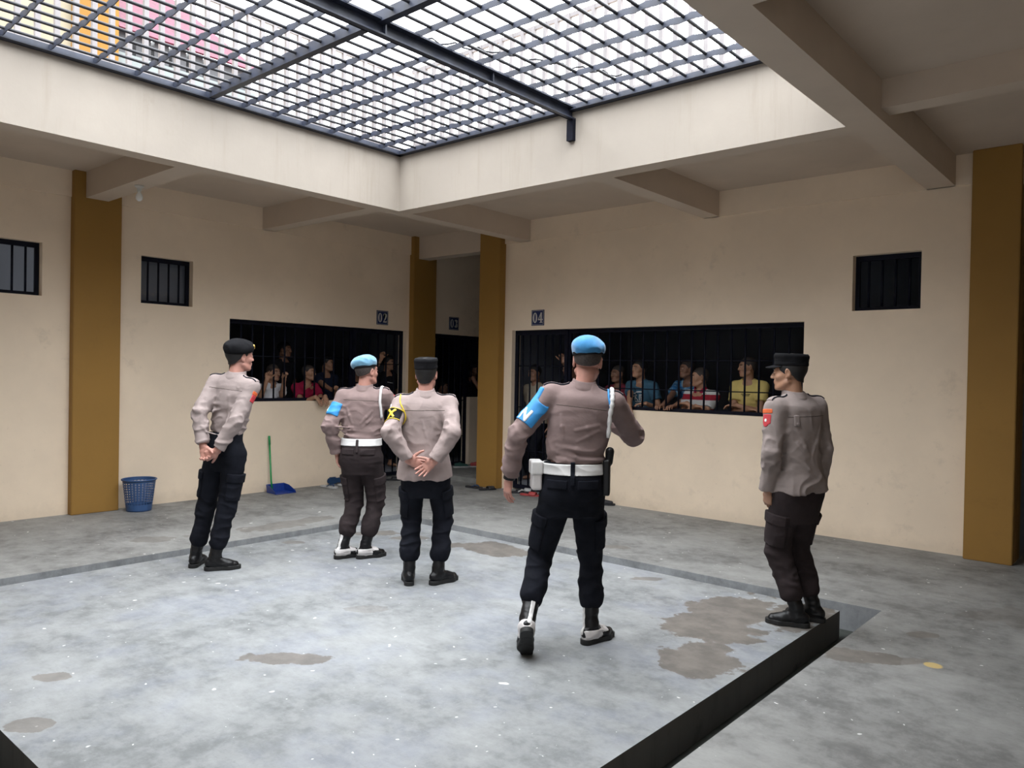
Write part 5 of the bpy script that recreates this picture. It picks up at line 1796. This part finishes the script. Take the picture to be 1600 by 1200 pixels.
# cell 04 (faces -Y)
inmate('person in beige shirt with a dark headcloth behind the door of cell 04', (-6.95, 8.50, 1.62), 180, 175, 0.05, M['t_beige'], dict(handR=drape((-7.09, 8.44, 0.92), (0, -0.1, -1), (1, 0, 0), (0, 1, 0))), 0.98, hair='hair', skin_m='skin_dark', seed=10.0)
inmate('person in black with one fist raised high on a bar beside the bright blue beret', (-6.45, 8.66, 1.69), 180, 160, 0.05, M['t_dark'],
       dict(handL=fist((-6.25, 8.245, 1.78), (0.7, 0.2, -0.7), (-0.15, 0, 1), EY)), 1.0, hair='hair', skin_m='skin_dark', seed=11.0)
inmate('person in maroon tee deep behind the bars beside the teal tee', (-5.76, 8.82, 1.63), 180, 165, 0.06, M['t_maroon'], {}, 0.98, skin_m='skin_dark', seed=12.0)
p = inmate('person in teal tee with white print leaning forearms on the sill of cell 04', (-5.20, 8.46, 1.695), 180, 158, 0.20, M['t_teal'],
       dict(handR=drape((-5.08, 8.05, 1.245), (-0.05, -0.75, -0.75), (0, 0.3, -0.9), (-0.35, 0.1, -0.8)), handL=drape((-4.985, 8.27, 1.27), (-1, -0.45, -0.1), (0, 0, -1), (0.35, 0.2, -0.9))), 1.0, hair='hair', seed=13.0)
Rm = np.stack([-p.R, p.A, p.Fw], 1)
def word(segs, origin, w, nm='chest_print', half=(0.10, 0.09, 0.06)):
    return decal_obj(nm, p.shirtF, 0.003, digits_mask(Field(), origin, Rm, half, stroke(segs, w)), 0.0028, M['white'], p.tee, -0.002)
RIP = [(-0.062, -0.035, -0.060, 0.035), (-0.060, 0.035, -0.032, 0.025), (-0.032, 0.025, -0.058, 0.002), (-0.058, 0.002, -0.022, -0.036),
       (0.002, -0.034, 0.006, 0.034), (0.030, -0.038, 0.026, 0.036), (0.026, 0.036, 0.062, 0.022), (0.062, 0.022, 0.030, -0.004)]
CURL = [(-0.045, 0.022, -0.062, 0.012), (-0.062, 0.012, -0.062, -0.02), (-0.062, -0.02, -0.045, -0.03), (-0.028, 0.024, -0.026, -0.028), (-0.026, -0.028, -0.008, -0.028), (-0.008, -0.028, -0.008, 0.024),
        (0.008, -0.03, 0.010, 0.024), (0.010, 0.024, 0.030, 0.012), (0.030, 0.012, 0.012, 0.0), (0.012, 0.0, 0.032, -0.03), (0.046, 0.026, 0.048, -0.03), (0.048, -0.03, 0.066, -0.03)]
base = p.T + p.Fw * 0.11
word(RIP, base - p.A * 0.185, 0.0055)
word(CURL, base - p.A * 0.285, 0.0055)
word([(-0.06, 0, 0.06, 0.004)], base - p.A * 0.120, 0.007)
word([(-0.06, 0, 0.05, 0.004)], base - p.A * 0.240, 0.006)
inmate('person in blue tie-dye shirt with fingers on the sill, half behind the striped polo', (-4.78, 8.92, 1.70), 180, 150, 0.24, M['t_dye'],
       dict(handR=drape((-4.75, 8.27, 1.255), (0.0, -1, 0.0), (0, 0, -1), (0.1, 0.3, -1), (14, 40, 30)), handL=drape((-4.59, 8.27, 1.255), (0.0, -1, 0.0), (0, 0, -1), (-0.1, 0.3, -1), (14, 40, 30))), 1.0, skin_m='skin_dark', seed=14.0)
p = inmate('person in red and white striped polo with arms folded on the sill', (-4.36, 8.46, 1.605), 180, 132, 0.07, M['t_stripe'],
       dict(handR=drape((-4.32, 8.285, 1.265), (1, -0.1, -0.05), (0, 0, -1), (-0.9, 0.2, -0.6)), handL=drape((-4.44, 8.30, 1.295), (-1, 0.0, -0.05), (0, 0, -1), (0.9, 0.2, -0.6))), 0.98, seed=15.0)
p.collar(M['t_red'], p.tee)
p = inmate('person in yellow tee with arms folded on the sill, nearest the last column', (-3.77, 8.47, 1.73), 180, 138, 0.12, M['t_yellow'],
       dict(handR=drape((-3.66, 8.30, 1.255), (1, -0.1, -0.05), (0, 0, -1), (-0.9, 0.2, -0.7)), handL=drape((-3.82, 8.30, 1.295), (-1, 0.0, -0.05), (0, 0, -1), (0.9, 0.2, -0.7))), 1.03, seed=16.0)
Rm = np.stack([-p.R, p.A, p.Fw], 1)
decal_obj('chest_print', p.shirtF, 0.003, digits_mask(Field(), p.T - p.A * 0.15 + p.Fw * 0.12, Rm, (0.07, 0.03, 0.05), stroke([(-0.05, 0.004, -0.02, 0.004), (-0.012, 0.002, 0.02, 0.004), (0.028, 0.003, 0.05, 0.004), (-0.04, -0.012, 0.04, -0.012)], 0.0045)), 0.003, M['brown_trouser'], p.tee, -0.002)

# ------------------------------------------------------------------ things on the floor and walls
M['basket'] = mat('blue_plastic', (0.035, 0.085, 0.21), 0.42, 0.08, 12)
M['pan'] = mat('bright_blue_plastic', (0.008, 0.035, 0.22), 0.35, 0.08, 12)
M['green'] = mat('green_plastic', (0.012, 0.27, 0.075), 0.35, 0.06, 12)
M['sign_blue'] = mat('navy_enamel', (0.008, 0.018, 0.085), 0.35, 0.06, 12)
M['bulb'] = mat('frosted_bulb_glass', (0.88, 0.88, 0.86), 0.25, 0.03, 8)
M['socket'] = mat('white_plastic', (0.60, 0.58, 0.54), 0.5, 0.05, 8)
M['foam_black'] = mat('black_foam', (0.018, 0.018, 0.022), 0.7, 0.2, 20)
M['foam_blue'] = mat('dark_blue_foam', (0.012, 0.045, 0.12), 0.6, 0.1, 20)
M['foam_pale'] = mat('pale_grey_foam', (0.42, 0.42, 0.42), 0.7, 0.1, 20)
M['foam_red'] = mat('red_foam', (0.36, 0.05, 0.05), 0.6, 0.1, 20)
M['foam_green'] = mat('dark_green_canvas', (0.02, 0.07, 0.06), 0.8, 0.1, 20)

# perforated basket
t = empty('waste_basket', (-8.80, 3.80, 0))
tag(t, 'blue perforated plastic waste basket by the first mustard column', 'basket')
b = bmesh.new()
n, rows_ = 56, 24
ring = []
zs_ = [0.012]
for j in range(rows_):          # bands: a narrow web, then a taller row of holes
    zs_.append(zs_[-1] + (0.0098 if j % 2 == 0 else 0.0181))
for j in range(rows_ + 1):
    z = zs_[j]
    r = 0.130 + 0.042 * (z / 0.35)
    ph = 2 * math.pi / n * 0.0
    row = []
    for k in range(n):
        a = 2 * math.pi * (k + (0.0 if k % 2 == 0 else 0.34)) / n      # wide (hole) and narrow (web) columns
        row.append(b.verts.new((r * math.cos(a), r * math.sin(a), z)))
    ring.append(row)
for j in range(rows_):
    for k in range(n):
        if 4 <= j < 22 and j % 2 == 1 and (k + 0) % 2 == 0:
            continue
        b.faces.new((ring[j][k], ring[j][(k + 1) % n], ring[j + 1][(k + 1) % n], ring[j + 1][k]))
b.faces.new(ring[0][::-1])
bk = obj('body', b, M['basket'], t)
sm = bk.modifiers.new('thickness', 'SOLIDIFY'); sm.thickness = 0.0022
b = bmesh.new()
tube(b, [(0.176 * math.cos(2 * math.pi * k / 48), 0.176 * math.sin(2 * math.pi * k / 48), 0.350) for k in range(48)], 0.009, 8, True)
obj('rim', b, M['basket'], t, True)
b = bmesh.new()
lathe(b, [(0.124, 0.0), (0.130, 0.0), (0.1335, 0.045), (0.1275, 0.045)], 48, (0, 0, 0), True, True)
obj('base', b, M['basket'], t, True)

# dustpan with long handle
t = empty('dustpan', (-8.86, 5.64, 0))
tag(t, 'blue dustpan with long green upright handle leaning by the long cell wall', 'dustpan')
b = bmesh.new()
def plate(pts, th=0.004):
    pts = [Vector(p_) for p_ in pts]
    nrm = (pts[1] - pts[0]).cross(pts[2] - pts[0]).normalized() * th
    A = [b.verts.new(p_) for p_ in pts]; B_ = [b.verts.new(p_ + nrm) for p_ in pts]
    m_ = len(pts)
    b.faces.new(A[::-1]); b.faces.new(B_)
    for k in range(m_):
        b.faces.new((A[k], A[(k + 1) % m_], B_[(k + 1) % m_], B_[k]))
plate([(-0.11, -0.13, 0.006), (0.13, -0.14, 0.001), (0.13, 0.15, 0.001), (-0.11, 0.13, 0.006)])
plate([(-0.11, -0.13, 0.004), (-0.11, 0.13, 0.004), (-0.13, 0.13, 0.105), (-0.13, -0.13, 0.105)])
plate([(-0.11, -0.13, 0.004), (0.13, -0.14, 0.0), (0.10, -0.145, 0.035), (-0.02, -0.14, 0.095), (-0.13, -0.13, 0.105)])
plate([(-0.11, 0.13, 0.004), (0.13, 0.15, 0.0), (0.11, 0.152, 0.03), (-0.02, 0.14, 0.09), (-0.13, 0.13, 0.105)])
bmesh.ops.recalc_face_normals(b, faces=b.faces[:])
obj('pan', b, M['pan'], t)
b = bmesh.new()
tube(b, [(-0.112, -0.055, 0.03), (-0.13, -0.06, 0.15), (-0.155, -0.075, 0.62)], [0.013, 0.011, 0.0115], 12)
h_ = obj('handle', b, M['green'], t, True)
b = bmesh.new()
tube(b, [(-0.155, -0.075, 0.62), (-0.161, -0.079, 0.735)], [0.0145, 0.0145], 12)
obj('grip', b, M['green'], h_, True)

# number plates
def ell(cx, cy, rx, ry, n=22, a0=0.0, a1=2 * math.pi):
    return [(cx + rx * math.cos(a0 + (a1 - a0) * i / n), cy + ry * math.sin(a0 + (a1 - a0) * i / n)) for i in range(n + (0 if abs(a1 - a0) > 6.2 else 1))]
def ribbon(bm_, pts, ws, fn, d0, d1):
    """a stroke of varying width along a 2-D path"""
    L_, R_ = [], []
    for i, (x, y) in enumerate(pts):
        x0, y0 = pts[max(i - 1, 0)]; x1, y1 = pts[min(i + 1, len(pts) - 1)]
        l = math.hypot(x1 - x0, y1 - y0) or 1
        nx, ny = -(y1 - y0) / l, (x1 - x0) / l
        w = ws[i] if isinstance(ws, list) else ws
        L_.append((x + nx * w, y + ny * w)); R_.append((x - nx * w, y - ny * w))
    prism(bm_, L_ + R_[::-1], fn, d0, d1)
def zero(bm_, cx, fn, d0, d1):
    n = 28
    o_, i_ = ell(cx, 0, 0.034, 0.062, n), ell(cx, 0, 0.013, 0.052, n)
    A = [[bm_.verts.new(fn(u, v, d)) for (u, v) in pts] for pts in (o_, i_) for d in (d0, d1)]
    for k in range(n):
        q = (k + 1) % n
        bm_.faces.new((A[1][k], A[1][q], A[3][q], A[3][k]))
        bm_.faces.new((A[0][k], A[0][q], A[1][q], A[1][k]))
        bm_.faces.new((A[2][k], A[3][k], A[3][q], A[2][q]))
def digit(bm_, ch, cx, fn, d0, d1):
    if ch == '0':
        zero(bm_, cx, fn, d0, d1)
    elif ch == '2':
        pts = [(-0.026, 0.030), (-0.022, 0.048), (-0.004, 0.056), (0.016, 0.048), (0.021, 0.026), (0.012, 0.0), (-0.006, -0.028), (-0.024, -0.050)]
        ribbon(bm_, [(cx + x, y) for x, y in pts], [0.008, 0.007, 0.006, 0.010, 0.013, 0.011, 0.007, 0.005], fn, d0, d1)
        prism(bm_, [(cx - 0.031, -0.062), (cx + 0.031, -0.062), (cx + 0.033, -0.030), (cx + 0.024, -0.044), (cx - 0.026, -0.046)], fn, d0, d1)
    elif ch == '3':
        pts = [(-0.026, 0.034), (-0.020, 0.050), (0.0, 0.056), (0.018, 0.044), (0.018, 0.020), (0.002, 0.004)]
        ribbon(bm_, [(cx + x, y) for x, y in pts], [0.008, 0.006, 0.006, 0.011, 0.011, 0.005], fn, d0, d1)
        pts = [(0.002, 0.006), (0.020, -0.012), (0.021, -0.038), (0.002, -0.056), (-0.020, -0.050), (-0.027, -0.032)]
        ribbon(bm_, [(cx + x, y) for x, y in pts], [0.005, 0.011, 0.012, 0.006, 0.006, 0.008], fn, d0, d1)
    elif ch == '4':
        prism(bm_, [(cx + 0.002, -0.062), (cx + 0.024, -0.062), (cx + 0.024, 0.062), (cx + 0.006, 0.062), (cx + 0.002, 0.050)], fn, d0, d1)
        ribbon(bm_, [(cx + 0.010, 0.058), (cx - 0.028, -0.020)], 0.005, fn, d0, d1)
        prism(bm_, [(cx - 0.034, -0.030), (cx + 0.036, -0.030), (cx + 0.036, -0.016), (cx - 0.034, -0.016)], fn, d0, d1)
        prism(bm_, [(cx - 0.010, -0.062), (cx + 0.034, -0.062), (cx + 0.034, -0.054), (cx - 0.010, -0.054)], fn, d0, d1)
def sign(txt, centre, axis):
    """axis 0: on the wall facing +X; axis 1: on the wall facing -Y"""
    t = empty('number_plate', centre)
    if axis == 0:
        fn = lambda u, v, d: Vector((d, u, v))      # seen from +X, +Y runs to the viewer's right
    else:
        fn = lambda u, v, d: Vector((u, -d, v))
    tag(t, 'small navy plate with white number %s above the bars of that cell' % txt, 'sign', 'cell number plates')
    b = bmesh.new()
    prism(b, [(-0.108, -0.105), (0.108, -0.105), (0.108, 0.105), (-0.108, 0.105)], fn, 0.0, 0.008)
    obj('plate', b, M['sign_blue'], t)
    b = bmesh.new()
    for q in ((-0.098, -0.096, 0.098, -0.0925), (-0.098, 0.0925, 0.098, 0.096), (-0.098, -0.0925, -0.0945, 0.0925), (0.0945, -0.0925, 0.098, 0.0925)):
        prism(b, [(q[0], q[1]), (q[2], q[1]), (q[2], q[3]), (q[0], q[3])], fn, 0.0075, 0.009)
    obj('border_line', b, M['socket'], t)
    for ch, cx in zip(txt, (-0.042, 0.042)):
        b = bmesh.new()
        digit(b, ch, cx * 1.0, lambda u, v, d: fn(u * 1.08, v * 1.12, d), 0.0075, 0.0095)
        bmesh.ops.recalc_face_normals(b, faces=b.faces[:])
        obj('numeral', b, M['socket'], t)
sign('02', (XL, 7.452, 2.412), 0)
sign('03', (XL, 8.955, 2.418), 0)
sign('04', (-6.582, YB, 2.371), 1)

# light bulb under the beam
t = empty('light_bulb', (-7.92, 3.385, BZ))
tag(t, 'bare white light bulb in a ceiling socket under the beam', 'light bulb')
b = bmesh.new()
lathe(b, [(0.045, 0.0), (0.045, -0.012), (0.030, -0.022), (0.020, -0.030), (0.020, -0.052), (0.016, -0.056)], 24)
bmesh.ops.recalc_face_normals(b, faces=b.faces[:])
obj('socket', b, M['socket'], t, True)
b = bmesh.new()
lathe(b, [(0.013, -0.052), (0.016, -0.070), (0.028, -0.092), (0.034, -0.115), (0.030, -0.138), (0.016, -0.152), (0.004, -0.156)], 24)
bmesh.ops.recalc_face_normals(b, faces=b.faces[:])
obj('bulb', b, M['bulb'], t, True)

# slippers and shoes
def foot_outline(L, W):
    return [(x * W, y * L) for x, y in ((-0.30, 0.02), (-0.36, 0.14), (-0.31, 0.40), (-0.43, 0.64), (-0.44, 0.80), (-0.30, 0.95), (-0.02, 1.0), (0.26, 0.96), (0.44, 0.82), (0.47, 0.66), (0.34, 0.42), (0.36, 0.14), (0.30, 0.02), (0.0, -0.02))]
def slipper(label, loc, rz, m_sole, m_strap, kind='thong', L=0.265, W=0.098, tilt=0.0, group=None, z=0.0):
    t = empty('slipper', loc)
    t.rotation_euler = (0, tilt, rz)
    tag(t, label, 'slipper', group)
    b = bmesh.new()
    prism(b, foot_outline(L, W), lambda u, v, d: Vector((u, v, d + 0.004 * math.cos(v / L * 3))), 0.002, 0.022)
    obj('sole', b, m_sole, t)
    b = bmesh.new()
    if kind == 'thong':
        for s_ in (-1, 1):
            tube(b, [(s_ * 0.036, L * 0.42, 0.020), (s_ * 0.028, L * 0.60, 0.046), (s_ * 0.008, L * 0.74, 0.040), (0, L * 0.79, 0.020)], [0.0065, 0.0065, 0.006, 0.005], 8)
    else:
        rows = []
        for v in (0.48, 0.60, 0.74, 0.84):
            rows.append([b.verts.new((0.046 * math.cos(a), L * v, 0.014 + 0.042 * math.sin(a) * (1.1 - v * 0.35))) for a in [math.pi * k / 12 for k in range(13)]])
        for A, B_ in zip(rows, rows[1:]):
            for k in range(12):
                b.faces.new((A[k], A[k + 1], B_[k + 1], B_[k]))
    o = obj('strap', b, m_strap, t, True)
    if kind != 'thong':
        sm_ = o.modifiers.new('thickness', 'SOLIDIFY'); sm_.thickness = 0.004
    return t
def shoe(label, loc, rz, m_up, m_sole, group=None):
    t = empty('shoe', loc, rz)
    tag(t, label, 'shoe', group)
    F_ = Field()
    F_.add(p_econe((0, 0.045, 0.045), (0, 0.10, 0.045), (0.034, 0.040), (0.036, 0.042), (1, 0, 0)))
    F_.add(p_econe((0, 0.10, 0.040), (0, 0.22, 0.030), (0.038, 0.036), (0.040, 0.024), (1, 0, 0)), 0.02)
    F_.cut((0, 0, 0.018), (0, 0, -1))
    F_.add(p_ell((0, 0.06, 0.095), (0.024, 0.045, 0.05)), 0.006, 's')
    field_obj('upper', F_, 0.004, m_up, t)
    b = bmesh.new()
    prism(b, foot_outline(0.275, 0.100), lambda u, v, d: Vector((u, v - 0.005, d)), 0.0, 0.022)
    obj('sole', b, m_sole, t)
    return t
R_ = math.radians
slipper('dark blue rubber slipper standing on its side against the long cell wall', (-9.010, 6.78, 0.052), R_(176), M['foam_blue'], M['foam_blue'], 'band', 0.285, 0.105, R_(86))
slipper('pale flip-flop with blue straps lying nearest the dustpan', (-8.93, 6.32, 0), R_(-70), M['foam_pale'], M['foam_blue'])
slipper('pale grey flip-flop in front of the dark blue slipper', (-8.86, 6.55, 0), R_(-15), M['foam_pale'], M['foam_pale'])
slipper('pale grey flip-flop beside the legs of the pale blue beret officer', (-8.88, 6.90, 0), R_(-10), M['foam_pale'], M['foam_pale'])
slipper('black slipper in front of the door of cell 02', (-8.85, 7.35, 0), R_(-30), M['foam_black'], M['foam_black'], 'band')
slipper('dark flip-flop with grey straps lying before the cell 04 column', (-7.57, 7.78, 0), R_(-75), M['foam_black'], M['foam_blue'])
slipper('black band slipper lying closest to the foot of the cell 04 column', (-7.24, 7.70, 0), R_(-20), M['foam_black'], M['foam_black'], 'band')
slipper('white striped black sandal nearest the bars of the cell 04 door', (-6.85, 8.02, 0), R_(-65), M['foam_black'], M['foam_pale'], 'band')
slipper('black flip-flop with white straps before the door of cell 04', (-6.82, 7.86, 0), R_(-55), M['foam_black'], M['foam_pale'])
slipper('red band slipper before the door of cell 04', (-6.60, 7.82, 0), R_(-70), M['foam_red'], M['foam_red'], 'band')
slipper('pale band slipper beside the red one before the door of cell 04', (-6.42, 7.98, 0), R_(-50), M['foam_black'], M['foam_pale'], 'band')
shoe('black shoe at the foot of the wall below the teal tee', (-5.50, 7.93, 0), R_(-60), M['foam_black'], M['foam_black'])
shoe('dark green shoe by the door of cell 03', (-8.90, 8.85, 0.07), R_(-30), M['foam_green'], M['foam_pale'])
shoe('red shoe with pale toe by the door of cell 03', (-8.78, 9.10, 0.07), R_(-35), M['foam_red'], M['foam_pale'])
shoe('black shoe under the sill beside the door of cell 03', (-8.95, 9.55, 0.07), R_(-60), M['foam_black'], M['foam_black'])

# loose cable across the roof grille
b = bmesh.new()
pts = [(-4.45 + 0.028 * i, 3.95 + 0.055 * i, GZ + 0.045 + 0.02 * abs(math.sin(i * 0.9)) + 0.012 * (i % 3)) for i in range(30)]
tube(b, pts, 0.007, 6)
tag(obj('cable', b, M['rod'], None, True), 'loose twisted dark cable lying on top of the roof grille', 'cable')
